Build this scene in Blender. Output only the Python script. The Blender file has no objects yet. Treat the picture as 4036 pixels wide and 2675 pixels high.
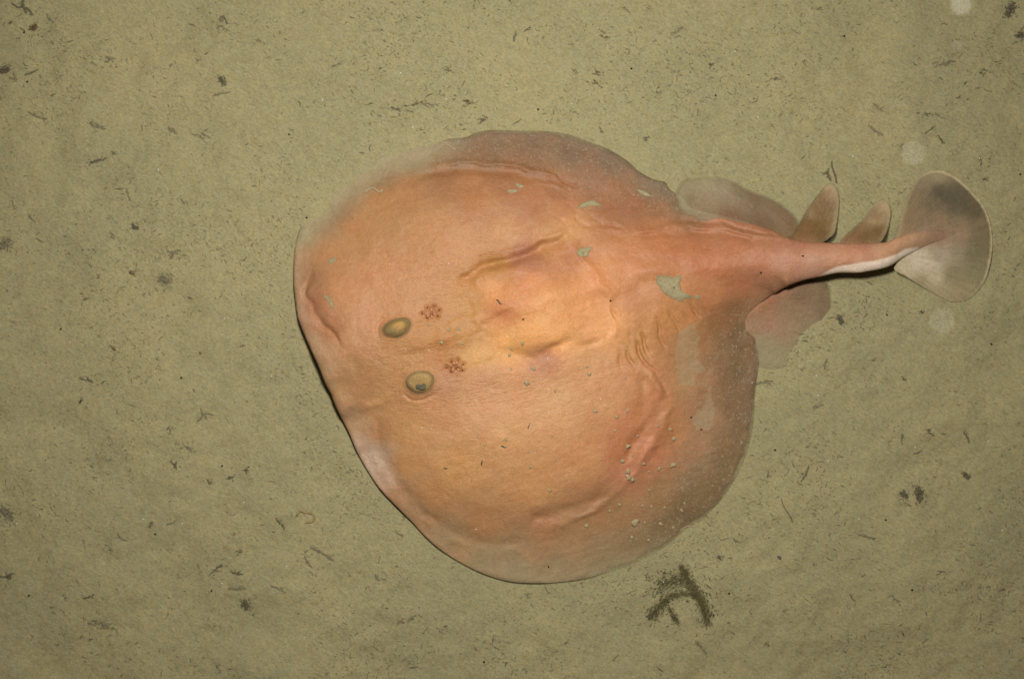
import bpy, math, random
import numpy as np
from mathutils import Vector

scene = bpy.context.scene
R = math.radians
random.seed(7)
rng = np.random.default_rng(7)

# ------------------------------------------------------------------ camera
S = 0.735 / 4036.0            # metres on the mud per photo pixel
CAM_H = 1.1
cam_d = bpy.data.cameras.new('camera')
cam = bpy.data.objects.new('camera', cam_d)
scene.collection.objects.link(cam)
cam.location = (0, 0, CAM_H)
cam_d.sensor_width = 36
cam_d.lens = 36 * CAM_H / 0.735
cam_d.clip_start = 0.01
cam_d.clip_end = 500
cam_d.dof.use_dof = True
cam_d.dof.focus_distance = CAM_H - 0.030
cam_d.dof.aperture_fstop = 2.0
scene.camera = cam

# ------------------------------------------------------------------ light
scene.view_settings.view_transform = 'Standard'
scene.view_settings.look = 'None'
scene.view_settings.exposure = 0.0
scene.view_settings.gamma = 1.0
SUN_EL, SUN_AZ = R(66), R(8)          # from the top of the frame, a little right
world = bpy.data.worlds.new('World')
scene.world = world
world.use_nodes = True
wn, wl = world.node_tree.nodes, world.node_tree.links
wn.clear()
sky = wn.new('ShaderNodeTexSky')
sky.sky_type = 'NISHITA'
sky.sun_disc = False
sky.sun_elevation = SUN_EL
sky.sun_rotation = SUN_AZ
water = wn.new('ShaderNodeMixRGB')
water.blend_type = 'MULTIPLY'
water.inputs[0].default_value = 1.0
water.inputs[2].default_value = (1.0, 0.72, 0.33, 1)    # light filtered by turbid water
bg = wn.new('ShaderNodeBackground')
bg.inputs[1].default_value = 0.022
wo = wn.new('ShaderNodeOutputWorld')
wl.new(sky.outputs[0], water.inputs[1])
wl.new(water.outputs[0], bg.inputs[0])
wl.new(bg.outputs[0], wo.inputs[0])

sun_d = bpy.data.lights.new('sun', 'SUN')
sun_d.energy = 0.25
sun_d.angle = R(6)
sun_d.color = (1, 0.95, 0.84)
sun = bpy.data.objects.new('sun', sun_d)
scene.collection.objects.link(sun)
sdir = Vector((math.sin(SUN_AZ) * math.cos(SUN_EL), math.cos(SUN_AZ) * math.cos(SUN_EL), math.sin(SUN_EL)))
sun.rotation_euler = sdir.to_track_quat('Z', 'Y').to_euler()
sun.location = sdir * 3

# the diver's strobe beside the camera: its fall-off darkens the corners of the frame
STROBE = Vector(((2000 - 2018) * S, (1337 - 400) * S, 0.68))
AIM = Vector(((1830 - 2018) * S, (1337 - 1400) * S, 0.0))
STROBE_P = 5.9
st_d = bpy.data.lights.new('strobe', 'AREA')
st_d.shape = 'DISK'
st_d.size = 0.075
st_d.energy = STROBE_P
st_d.color = (1, 0.975, 0.9)
strobe = bpy.data.objects.new('strobe', st_d)
scene.collection.objects.link(strobe)
strobe.location = STROBE
strobe.rotation_euler = (STROBE - AIM).to_track_quat('Z', 'Y').to_euler()
AX = (AIM - STROBE).normalized()

def level(px, py):
    """how strongly level ground is lit at a place (white = value), used to turn seen colours into albedo"""
    x = (px - 2018) * S - STROBE.x
    y = (1337.5 - py) * S - STROBE.y
    z = -STROBE.z
    r2 = x * x + y * y + z * z
    r = np.sqrt(r2)
    cl = np.clip((x * AX.x + y * AX.y + z * AX.z) / r, 0, 1)
    cs = -z / r
    return STROBE_P / (math.pi ** 2) * cl * cs / r2 + 0.11

# ------------------------------------------------------------------ helpers
def W(px, py, z):
    f = (CAM_H - z) / CAM_H
    return (px - 2018) * S * f, (1337.5 - py) * S * f, z

def lin(c):
    c = np.asarray(c, float) / 255.0
    return np.where(c <= 0.04045, c / 12.92, ((c + 0.055) / 1.055) ** 2.4)

def L4(*c):
    v = lin(c)
    return (float(v[0]), float(v[1]), float(v[2]), 1.0)

def sstep(a, b, x):
    t = np.clip((x - a) / (b - a), 0, 1)
    return t * t * (3 - 2 * t)

_tab = rng.random((256, 256))
def vnoise(x, y, scale, seed=0):
    x = x / scale + seed * 17.31
    y = y / scale + seed * 9.77
    xi = np.floor(x).astype(int); yi = np.floor(y).astype(int)
    fx = x - xi; fy = y - yi
    fx = fx * fx * (3 - 2 * fx); fy = fy * fy * (3 - 2 * fy)
    a = _tab[xi % 256, yi % 256]; b = _tab[(xi + 1) % 256, yi % 256]
    c = _tab[xi % 256, (yi + 1) % 256]; d = _tab[(xi + 1) % 256, (yi + 1) % 256]
    return (a * (1 - fx) + b * fx) * (1 - fy) + (c * (1 - fx) + d * fx) * fy - 0.5

def catmull(pts, closed=False, n=6):
    p = np.asarray(pts, float)
    N = len(p)
    out = []
    for i in range(N if closed else N - 1):
        if closed:
            a, b, c, d = p[i - 1], p[i], p[(i + 1) % N], p[(i + 2) % N]
        else:
            a, b, c, d = p[max(i - 1, 0)], p[i], p[i + 1], p[min(i + 2, N - 1)]
        for k in range(n):
            t = k / n
            out.append(0.5 * ((2 * b) + (c - a) * t + (2 * a - 5 * b + 4 * c - d) * t * t + (3 * b - a - 3 * c + d) * t ** 3))
    if not closed:
        out.append(p[-1])
    return np.array(out)

def nearest(px, py, poly, closed=True):
    """distance and closest point from points to a polyline"""
    P = np.stack([px.ravel(), py.ravel()], 1)
    A = poly
    B = np.roll(poly, -1, 0)
    if not closed:
        A, B = poly[:-1], poly[1:]
    D = B - A
    LL = (D ** 2).sum(1) + 1e-9
    best = np.full(len(P), 1e18)
    bx = np.zeros((len(P), 2))
    for s in range(0, len(P), 20000):
        q = P[s:s + 20000]
        t = ((q[:, None, 0] - A[None, :, 0]) * D[None, :, 0] + (q[:, None, 1] - A[None, :, 1]) * D[None, :, 1]) / LL[None]
        t = np.clip(t, 0, 1)
        cx = A[None, :, 0] + t * D[None, :, 0]
        cy = A[None, :, 1] + t * D[None, :, 1]
        dd = (q[:, None, 0] - cx) ** 2 + (q[:, None, 1] - cy) ** 2
        k = dd.argmin(1)
        r = np.arange(len(q))
        best[s:s + 20000] = dd[r, k]
        bx[s:s + 20000, 0] = cx[r, k]
        bx[s:s + 20000, 1] = cy[r, k]
    return np.sqrt(best).reshape(px.shape), bx[:, 0].reshape(px.shape), bx[:, 1].reshape(px.shape)

def inside(px, py, poly):
    r = np.zeros(px.shape, bool)
    x1, y1 = poly[:, 0], poly[:, 1]
    x2, y2 = np.roll(x1, -1), np.roll(y1, -1)
    for i in range(len(poly)):
        c = (y1[i] > py) != (y2[i] > py)
        if y2[i] != y1[i]:
            xs = (x2[i] - x1[i]) * (py - y1[i]) / (y2[i] - y1[i]) + x1[i]
            r ^= c & (px < xs)
    return r

def blur(a, sig):
    n = int(3 * sig)
    k = np.exp(-0.5 * (np.arange(-n, n + 1) / sig) ** 2)
    k /= k.sum()
    for ax in (0, 1):
        pad = [(0, 0), (0, 0)]
        pad[ax] = (n, n)
        b = np.pad(a, pad, mode='edge')
        a = np.apply_along_axis(lambda v: np.convolve(v, k, 'valid'), ax, b)
    return a

def shepard(px, py, pts, power=3.8, eps=28.0):
    pts = np.asarray(pts, float)
    num = np.zeros(px.shape + (pts.shape[1] - 2,))
    den = np.zeros(px.shape)
    for p in pts:
        w = ((px - p[0]) ** 2 + (py - p[1]) ** 2 + eps * eps) ** (-power / 2) * 1e8
        num += w[..., None] * p[2:]
        den += w
    return num / den[..., None]

def albedo_map(px, py, pts, **kw):
    """control colours as seen in the light -> surface colour"""
    pts = np.asarray(pts, float).copy()
    v = 0.93 * lin(pts[:, 2:5]) / level(pts[:, 0], pts[:, 1])[:, None]
    return np.clip(shepard(px, py, np.concatenate([pts[:, :2], v], 1), **kw), 0.0, 0.95)

def link(o, parent=None):
    scene.collection.objects.link(o)
    if parent:
        o.parent = parent
    return o

def mesh_obj(name, verts, faces, mat, parent=None, smooth=True, origin=None):
    if origin is not None:
        verts = [(v[0] - origin[0], v[1] - origin[1], v[2] - origin[2]) for v in verts]
    me = bpy.data.meshes.new(name)
    me.from_pydata(verts, [], faces)
    if smooth:
        me.polygons.foreach_set('use_smooth', [True] * len(me.polygons))
    me.materials.append(mat)
    me.update()
    o = link(bpy.data.objects.new(name, me), parent)
    if origin is not None:
        o.location = origin
    return o

def tag(o, label=None, cat=None, group=None, kind=None):
    if label: o['label'] = label
    if cat: o['category'] = cat
    if group: o['group'] = group
    if kind: o['kind'] = kind
    return o

def sheet(name, outline, sp, zfun, afun, mat, parent):
    """closed solid cut to an outline: zfun -> (top, bottom) heights in pixels, afun -> dict of attributes"""
    ol = np.asarray(outline, float)
    x0, y0 = ol.min(0) - 2 * sp
    x1, y1 = ol.max(0) + 2 * sp
    xs = np.arange(x0, x1, sp); ys = np.arange(y0, y1, sp)
    PX, PY = np.meshgrid(xs, ys)
    d, cx, cy = nearest(PX, PY, ol)
    ins = inside(PX, PY, ol)
    cell = ins[:-1, :-1] | ins[1:, :-1] | ins[:-1, 1:] | ins[1:, 1:]
    used = np.zeros(PX.shape, bool)
    used[:-1, :-1] |= cell; used[1:, :-1] |= cell; used[:-1, 1:] |= cell; used[1:, 1:] |= cell
    edge = used & ~ins
    X = np.where(edge, cx, PX); Y = np.where(edge, cy, PY)
    D = np.where(ins, d, 0.0)
    top, bot = zfun(X, Y, D)
    bot = np.minimum(bot, top)
    bot = np.where(edge, top, bot)
    it = np.full(PX.shape, -1); n = used.sum()
    it[used] = np.arange(n)
    ib = it.copy()
    inn = used & ins
    ib[inn] = n + np.arange(inn.sum())
    ux = np.concatenate([X[used], X[inn]]); uy = np.concatenate([Y[used], Y[inn]])
    uz = np.concatenate([top[used], bot[inn]]) * S
    vx, vy, vz = W(ux, uy, uz)
    V = np.stack([vx, vy, vz], 1)
    a, b, c, e = (it[:-1, :-1][cell], it[:-1, 1:][cell], it[1:, 1:][cell], it[1:, :-1][cell])
    F1 = np.stack([a, e, c, b], 1)
    a2, b2, c2, e2 = (ib[:-1, :-1][cell], ib[:-1, 1:][cell], ib[1:, 1:][cell], ib[1:, :-1][cell])
    F2 = np.stack([a2, b2, c2, e2], 1)
    keep = ~((a == a2) & (b == b2) & (c == c2) & (e == e2))
    F = np.concatenate([F1, F2[keep]])
    o = mesh_obj(name, V.tolist(), F.tolist(), mat, parent)
    me = o.data
    for k, arr in afun(X, Y, D).items():
        if arr.ndim == 3:
            full = np.concatenate([arr[used], arr[inn]])
            at = me.attributes.new(k, 'FLOAT_COLOR', 'POINT')
            at.data.foreach_set('color', np.concatenate([full, np.ones((len(full), 1))], 1).astype(np.float32).ravel())
        else:
            full = np.concatenate([arr[used], arr[inn]])
            at = me.attributes.new(k, 'FLOAT', 'POINT')
            at.data.foreach_set('value', full.astype(np.float32))
    return o

# ------------------------------------------------------------------ materials
class NT:
    def __init__(self, name):
        self.m = bpy.data.materials.new(name)
        self.m.use_nodes = True
        self.n = self.m.node_tree.nodes
        self.l = self.m.node_tree.links
        self.b = self.n['Principled BSDF']
        self.out = self.n['Material Output']
    def add(self, t, **kw):
        nd = self.n.new(t)
        for k, v in kw.items():
            setattr(nd, k, v)
        return nd
    def set(self, sock, v):
        if isinstance(v, bpy.types.NodeSocket): self.l.new(v, sock)
        else: sock.default_value = v
    def math(self, op, a, b=0.0, clamp=False):
        nd = self.add('ShaderNodeMath', operation=op, use_clamp=clamp)
        self.set(nd.inputs[0], a); self.set(nd.inputs[1], b)
        return nd.outputs[0]
    def mix(self, f, a, b, mode='MIX'):
        nd = self.add('ShaderNodeMixRGB', blend_type=mode)
        self.set(nd.inputs[0], f); self.set(nd.inputs[1], a); self.set(nd.inputs[2], b)
        return nd.outputs[0]
    def coords(self, rot=0.0, scale=(1, 1, 1)):
        tc = self.add('ShaderNodeTexCoord')
        mp = self.add('ShaderNodeMapping')
        mp.inputs['Rotation'].default_value = (0, 0, rot)
        mp.inputs['Scale'].default_value = scale
        # rotate first, then stretch
        r = self.add('ShaderNodeVectorRotate', rotation_type='Z_AXIS')
        r.inputs['Angle'].default_value = rot
        mp.inputs['Rotation'].default_value = (0, 0, 0)
        self.l.new(tc.outputs['Object'], r.inputs['Vector'])
        self.l.new(r.outputs[0], mp.inputs['Vector'])
        return mp.outputs[0]
    def noise(self, vec, scale, detail=2.0, rough=0.5, dist=0.0):
        nd = self.add('ShaderNodeTexNoise')
        self.l.new(vec, nd.inputs['Vector'])
        nd.inputs['Scale'].default_value = scale
        nd.inputs['Detail'].default_value = detail
        nd.inputs['Roughness'].default_value = rough
        nd.inputs['Distortion'].default_value = dist
        return nd.outputs[0]
    def ramp(self, v, lo, hi, a=0.0, b=1.0):
        nd = self.add('ShaderNodeMapRange', interpolation_type='SMOOTHSTEP')
        self.set(nd.inputs['Value'], v)
        nd.inputs['From Min'].default_value = lo; nd.inputs['From Max'].default_value = hi
        nd.inputs['To Min'].default_value = a; nd.inputs['To Max'].default_value = b
        return nd.outputs[0]
    def attr(self, name, fac=False):
        nd = self.add('ShaderNodeAttribute', attribute_name=name)
        return nd.outputs['Fac'] if fac else nd.outputs['Color']
    def bump(self, h, dist, strength=1.0, normal=None):
        nd = self.add('ShaderNodeBump')
        self.l.new(h, nd.inputs['Height'])
        nd.inputs['Distance'].default_value = dist
        nd.inputs['Strength'].default_value = strength
        if normal is not None: self.l.new(normal, nd.inputs['Normal'])
        return nd.outputs[0]
    def done(self, col, rough=0.7, spec=0.2, normal=None):
        self.set(self.b.inputs['Base Color'], col)
        self.set(self.b.inputs['Roughness'], rough)
        self.b.inputs['Specular IOR Level'].default_value = spec
        if normal is not None: self.l.new(normal, self.b.inputs['Normal'])
        return self.m

MUD = (0.306, 0.266, 0.142)

def mud_material():
    t = NT('mud')
    c0 = t.coords()
    cs = t.coords(rot=R(28), scale=(0.55, 1.3, 1))
    ct = t.coords(rot=R(-20), scale=(0.6, 1.3, 1))
    big = t.noise(c0, 9, 3, 0.55)
    mid = t.noise(c0, 55, 3, 0.6)
    fine = t.noise(cs, 950, 3, 0.6)
    grain = t.noise(c0, 2600, 1, 0.5)
    col = t.mix(t.ramp(big, 0.3, 0.7), (MUD[0] * 0.93, MUD[1] * 0.955, MUD[2] * 0.98, 1), (MUD[0] * 1.05, MUD[1] * 1.04, MUD[2] * 1.03, 1))
    col = t.mix(t.ramp(mid, 0.35, 0.75, 0.0, 0.22), col, (MUD[0] * 0.78, MUD[1] * 0.8, MUD[2] * 0.8, 1))
    col = t.mix(1.0, col, t.ramp(fine, 0.25, 0.75, 0.80, 1.17), 'MULTIPLY')
    col = t.mix(1.0, col, t.ramp(grain, 0.25, 0.75, 0.92, 1.07), 'MULTIPLY')
    # fine grooves combed into the silt by the current
    cg = t.coords(rot=R(30), scale=(0.42, 1, 1))
    comb = t.noise(cg, 430, 4, 0.7, 1.6)
    comb = t.math('ADD', comb, t.math('MULTIPLY', t.math('SUBTRACT', t.noise(c0, 120, 2, 0.6), 0.5), 0.35))
    col = t.mix(1.0, col, t.ramp(comb, 0.32, 0.62, 0.88, 1.05), 'MULTIPLY')
    # dark specks of rotted plant matter mixed into the mud, in drifts
    patch = t.ramp(t.noise(c0, 26, 3, 0.6), 0.38, 0.66)
    f1 = t.ramp(t.noise(cs, 520, 3, 0.6, 0.8), 0.60, 0.70)
    f2 = t.ramp(t.noise(ct, 260, 4, 0.65, 1.4), 0.63, 0.74)
    fl = t.math('MULTIPLY', t.math('MAXIMUM', f1, f2), t.ramp(patch, 0, 1, 0.22, 0.75))
    # warm and cool blotches of silt
    tint = t.noise(c0, 190, 2, 0.5)
    col = t.mix(t.ramp(tint, 0.35, 0.65, 0.0, 1.0), t.mix(1.0, col, (1.018, 0.993, 0.965, 1), 'MULTIPLY'), t.mix(1.0, col, (0.982, 1.005, 1.035, 1), 'MULTIPLY'))
    col = t.mix(fl, col, (0.098, 0.088, 0.055, 1))
    h = t.math('ADD', t.math('MULTIPLY', mid, 0.8), t.math('MULTIPLY', fine, 0.16))
    h = t.math('SUBTRACT', h, t.math('MULTIPLY', fl, 0.08))
    return t.done(col, 0.95, 0.08, t.bump(h, 0.0024, 0.9))

def skin_material(name='ray_skin', fin=False):
    t = NT(name)
    c0 = t.coords()
    pig = t.attr('pigment')
    silt = t.attr('silt', True)
    ws = t.attr('wrinkle', True)
    gran = t.noise(c0, 480, 3, 0.75)
    blot = t.noise(c0, 60, 4, 0.65)
    blot2 = t.noise(c0, 220, 3, 0.6, 0.5)
    grain = t.noise(c0, 1500, 2, 0.6)
    col = t.mix(t.ramp(blot, 0.3, 0.72, 0.0, 0.5 if not fin else 0.25), pig,
                t.mix(1.0, pig, (0.93, 0.80, 0.76, 1), 'MULTIPLY'))
    col = t.mix(1.0, col, t.ramp(blot2, 0.28, 0.72, 0.95, 1.045), 'MULTIPLY')
    col = t.mix(1.0, col, t.ramp(grain, 0.25, 0.75, 0.87, 1.12), 'MULTIPLY')
    col = t.mix(1.0, col, t.ramp(gran, 0.3, 0.7, 0.93, 1.06), 'MULTIPLY')
    # fine silt caught on the skin
    sp = t.math('MAXIMUM', t.ramp(t.noise(c0, 720, 2, 0.55), 0.57, 0.70), t.ramp(t.noise(c0, 380, 3, 0.65), 0.63, 0.70))
    col = t.mix(t.math('MULTIPLY', sp, t.math('MULTIPLY', silt, 0.8)), col, (MUD[0] * 1.02, MUD[1] * 0.98, MUD[2] * 1.15, 1))
    # dark pores
    vo = t.add('ShaderNodeTexVoronoi', feature='F1')
    t.l.new(c0, vo.inputs['Vector']); vo.inputs['Scale'].default_value = 150
    pore = t.math('MULTIPLY', t.ramp(vo.outputs['Distance'], 0.05, 0.1, 1, 0), t.ramp(t.noise(c0, 45, 1), 0.52, 0.6))
    col = t.mix(t.math('MULTIPLY', pore, 0.0 if fin else 0.55), col, (0.17, 0.10, 0.05, 1))
    # fine skin folds running along the body
    cw = t.coords(rot=R(-16), scale=(0.22, 1, 1))
    wr = t.noise(cw, 760, 2, 0.6, 0.25)
    cw2 = t.coords(rot=R(3), scale=(0.28, 1, 1))
    wr2 = t.noise(cw2, 640, 2, 0.6, 0.5)
    wmix = t.math('MULTIPLY', t.math('ADD', wr, wr2), t.math('MULTIPLY', ws, 0.5))
    h = t.math('ADD', wmix, t.math('MULTIPLY', blot2, 0.5))
    h = t.math('ADD', h, t.math('MULTIPLY', gran, 0.30))
    h = t.math('ADD', h, t.math('MULTIPLY', grain, 0.10))
    h = t.math('ADD', h, t.math('MULTIPLY', sp, t.math('MULTIPLY', silt, 0.15)))
    n = t.bump(h, 0.0011, 0.8)
    m = t.done(col, 0.5, 0.28, n)
    t.l.new(t.attr('fade', True), t.b.inputs['Alpha'])
    t.b.inputs['Subsurface Weight'].default_value = 0.12
    t.b.inputs['Subsurface Radius'].default_value = (1.0, 0.45, 0.2)
    t.b.inputs['Subsurface Scale'].default_value = 0.003
    return m

def fin_material(name):
    m = skin_material(name, True)
    b = m.node_tree.nodes['Principled BSDF']
    b.inputs['Subsurface Weight'].default_value = 0.0
    return m

def plain(name, col, rough=0.8, var=0.25, scale=600, bump=0.0004, spec=0.15):
    t = NT(name)
    c = t.coords()
    n = t.noise(c, scale, 3, 0.6)
    cc = t.mix(1.0, (col[0], col[1], col[2], 1), t.ramp(n, 0.25, 0.75, 1 - var, 1 + var), 'MULTIPLY')
    return t.done(cc, rough, spec, t.bump(n, bump, 0.8))

M_MUD = mud_material()
M_SKIN = skin_material()
M_FIN = fin_material('pelvic_fin_skin')
M_DORSAL = fin_material('dorsal_fin_skin')
M_CAUDAL = fin_material('caudal_fin_skin')
M_DARK = plain('rotted_plant', (0.122, 0.106, 0.064), 0.9, 0.4, 900)
M_GREY = plain('silted_plant', (0.20, 0.175, 0.106), 0.95, 0.3, 900)
M_BROWN = plain('brown_plant', (0.13, 0.088, 0.038), 0.9, 0.35, 900)
M_ALGA = plain('dark_alga', (0.088, 0.076, 0.034), 0.9, 0.4, 900)
M_BLACK = plain('black_grain', (0.01, 0.009, 0.008), 0.7, 0.2)
M_CRUMB = plain('mud_crumb', (0.35, 0.27, 0.155), 0.95, 0.3, 900, 0.0006)
M_PATCH = plain('mud_patch', (0.325, 0.275, 0.158), 0.95, 0.18, 700, 0.0006)
_n = M_PATCH.node_tree
_a = _n.nodes.new('ShaderNodeAttribute'); _a.attribute_name = 'fade'
_n.links.new(_a.outputs['Fac'], _n.nodes['Principled BSDF'].inputs['Alpha'])
M_THREAD = plain('pale_thread', (0.38, 0.30, 0.18), 0.8, 0.15)
M_SNOW = plain('marine_snow', (0.85, 0.82, 0.74), 0.9, 0.05)
M_GLINT = plain('glassy_grain', (0.95, 0.95, 0.92), 0.35, 0.05, spec=0.8)

# ------------------------------------------------------------------ outline of the ray
BODY = [(1163, 1174), (1157, 1110), (1157, 1046), (1163, 976), (1177, 915), (1207, 860), (1254, 800), (1323, 728),
        (1400, 668), (1472, 608), (1565, 566), (1659, 540), (1770, 534), (1845, 529), (1890, 519), (1929, 513), (2000, 514), (2078, 516),
        (2130, 516), (2187, 521), (2247, 532), (2308, 554), (2385, 582), (2440, 612), (2484, 642), (2517, 675), (2577, 708),
        (2622, 719), (2640, 747), (2687, 780), (2720, 822), (2770, 836), (2824, 846), (2934, 873), (3044, 906), (3099, 935), (3160, 950),
        (3236, 956), (3308, 958), (3370, 960), (3433, 958), (3495, 954), (3540, 934), (3600, 917), (3660, 907), (3730, 906), (3786, 915),
        (3740, 937), (3690, 955), (3620, 985), (3560, 1015), (3510, 1047), (3470, 1060), (3428, 1068), (3380, 1075), (3298, 1076), (3236, 1090), (3169, 1104),
        (3116, 1123), (3080, 1141), (3030, 1175), (2980, 1215), (2943, 1255), (2945, 1285), (2973, 1314), (2986, 1358), (2992, 1424),
        (2986, 1474), (2978, 1529), (2973, 1595), (2967, 1677), (2954, 1745), (2934, 1809), (2907, 1869), (2860, 1945),
        (2805, 2010), (2760, 2055), (2716, 2075), (2682, 2104), (2617, 2157), (2558, 2189), (2473, 2232), (2378, 2261), (2295, 2283),
        (2188, 2296), (2112, 2299), (2016, 2293), (1921, 2267), (1826, 2223), (1744, 2172), (1680, 2118), (1617, 2049), (1541, 1973),
        (1490, 1916), (1439, 1838), (1403, 1772), (1379, 1714), (1347, 1649), (1316, 1584), (1305, 1552), (1282, 1510), (1258, 1449),
        (1226, 1379), (1198, 1314), (1174, 1249)]
BODY = catmull(BODY, True, 4)
MUSCLE = catmull([(1200, 1150), (1215, 1040), (1260, 950), (1340, 850), (1470, 745), (1600, 690), (1750, 660), (1950, 650), (2110, 670), (2200, 712),
          (2300, 770), (2450, 810), (2600, 850), (2750, 880), (2900, 900), (3100, 950), (3250, 960), (3500, 960), (3500, 1040), (3250, 1075),
          (3120, 1115), (2960, 1190), (2850, 1250), (2780, 1340), (2720, 1450), (2690, 1600), (2650, 1750), (2580, 1880), (2440, 2010),
          (2250, 2100), (2050, 2140), (1880, 2120), (1720, 2060), (1600, 1960), (1520, 1850), (1480, 1700), (1420, 1560), (1330, 1440),
          (1265, 1330), (1218, 1220)], True, 4)

# ------------------------------------------------------------------ seabed
def ground_h(px, py):
    """height of the mud in photo pixels"""
    h = 34 * vnoise(px, py, 430, 1) + 20 * vnoise(px, py, 160, 2) + 9.0 * vnoise(px * 0.9 + py * 0.3, py, 62, 3) + 2.4 * vnoise(px, py, 19, 4)
    return h

_gx = (-45, 45); _N = 60
def ground_full(px, py):
    d, _, _ = nearest(px, py, BODY[::3])
    ins = inside(px, py, BODY)
    dd = np.where(ins, 0, d)
    k = sstep(0, 260, dd)
    fine = 1.2 * vnoise(px, py, 17, 4) + 1.5 * vnoise(px, py, 40, 3)
    h = ground_h(px, py) * k + fine * (1 - k) * 0.6
    # mud pushed up along the buried rear and upper edges
    return h

def build_ground():
    core_x = np.arange(-700, 4740, 7.5); core_y = np.arange(-600, 3280, 7.5)
    far = 60 / S * (np.linspace(0, 1, 26)[1:]) ** 3.2
    xs = np.concatenate([core_x[0] - far[::-1], core_x, core_x[-1] + far])
    ys = np.concatenate([core_y[0] - far[::-1], core_y, core_y[-1] + far])
    PX, PY = np.meshgrid(xs, ys)
    h = np.zeros(PX.shape)
    n = len(far)
    sl = (slice(n, -n), slice(n, -n))
    h[sl] = ground_full(PX[sl], PY[sl])
    m = sstep(-700, -350, PX) * sstep(4740, 4400, PX) * sstep(-600, -300, PY) * sstep(3280, 2980, PY)
    h *= m
    global _GH
    _GH = (core_x, core_y, h[sl].copy())
    V = np.stack([(PX - 2018) * S, (1337.5 - PY) * S, h * S], -1).reshape(-1, 3)
    idx = np.arange(PX.size).reshape(PX.shape)
    F = np.stack([idx[:-1, :-1], idx[1:, :-1], idx[1:, 1:], idx[:-1, 1:]], -1).reshape(-1, 4)
    o = mesh_obj('seabed', V.tolist(), F.tolist(), M_MUD)
    tag(o, kind='structure', label='olive tan mud of the sea floor flecked with dark specks')
build_ground()

# ------------------------------------------------------------------ the ray
ray = link(bpy.data.objects.new('electric_ray', None))
ray.empty_display_size = 0.05
tag(ray, 'pinkish orange electric ray with round disc and short tail lying on mud', 'ray')

EDGE = [(1157, 1046, 14), (1163, 1180, 36), (1198, 1314, 66), (1258, 1449, 88), (1310, 1570, 70), (1379, 1714, 34), (1439, 1838, 20),
        (1541, 1973, 26), (1680, 2118, 16), (1826, 2223, 10), (2050, 2297, 9), (2250, 2290, 5), (2473, 2232, 0), (2716, 2075, 1),
        (2907, 1869, 3), (2967, 1677, 3), (2990, 1424, 7), (2945, 1285, 12), (2985, 1212, 8), (3030, 1175, 14), (3080, 1141, 45), (3116, 1123, 84), (3236, 1090, 125),
        (3400, 1072, 135), (3520, 1040, 100), (3560, 1015, 80), (3640, 975, 52), (3720, 940, 32), (3780, 915, 22), (3720, 906, 34), (3650, 908, 54), (3560, 930, 90), (3500, 955, 125), (3300, 958, 125), (3160, 950, 90), (3040, 906, 50), (2900, 865, 30),
        (2720, 824, 18), (2640, 747, 8), (2485, 642, 5), (2250, 532, 2), (1930, 513, 1), (1770, 534, -4), (1660, 540, -6), (1560, 566, -7), (1400, 668, -7),
        (1254, 800, -5), (1200, 870, -1), (1177, 930, 4)]

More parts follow.
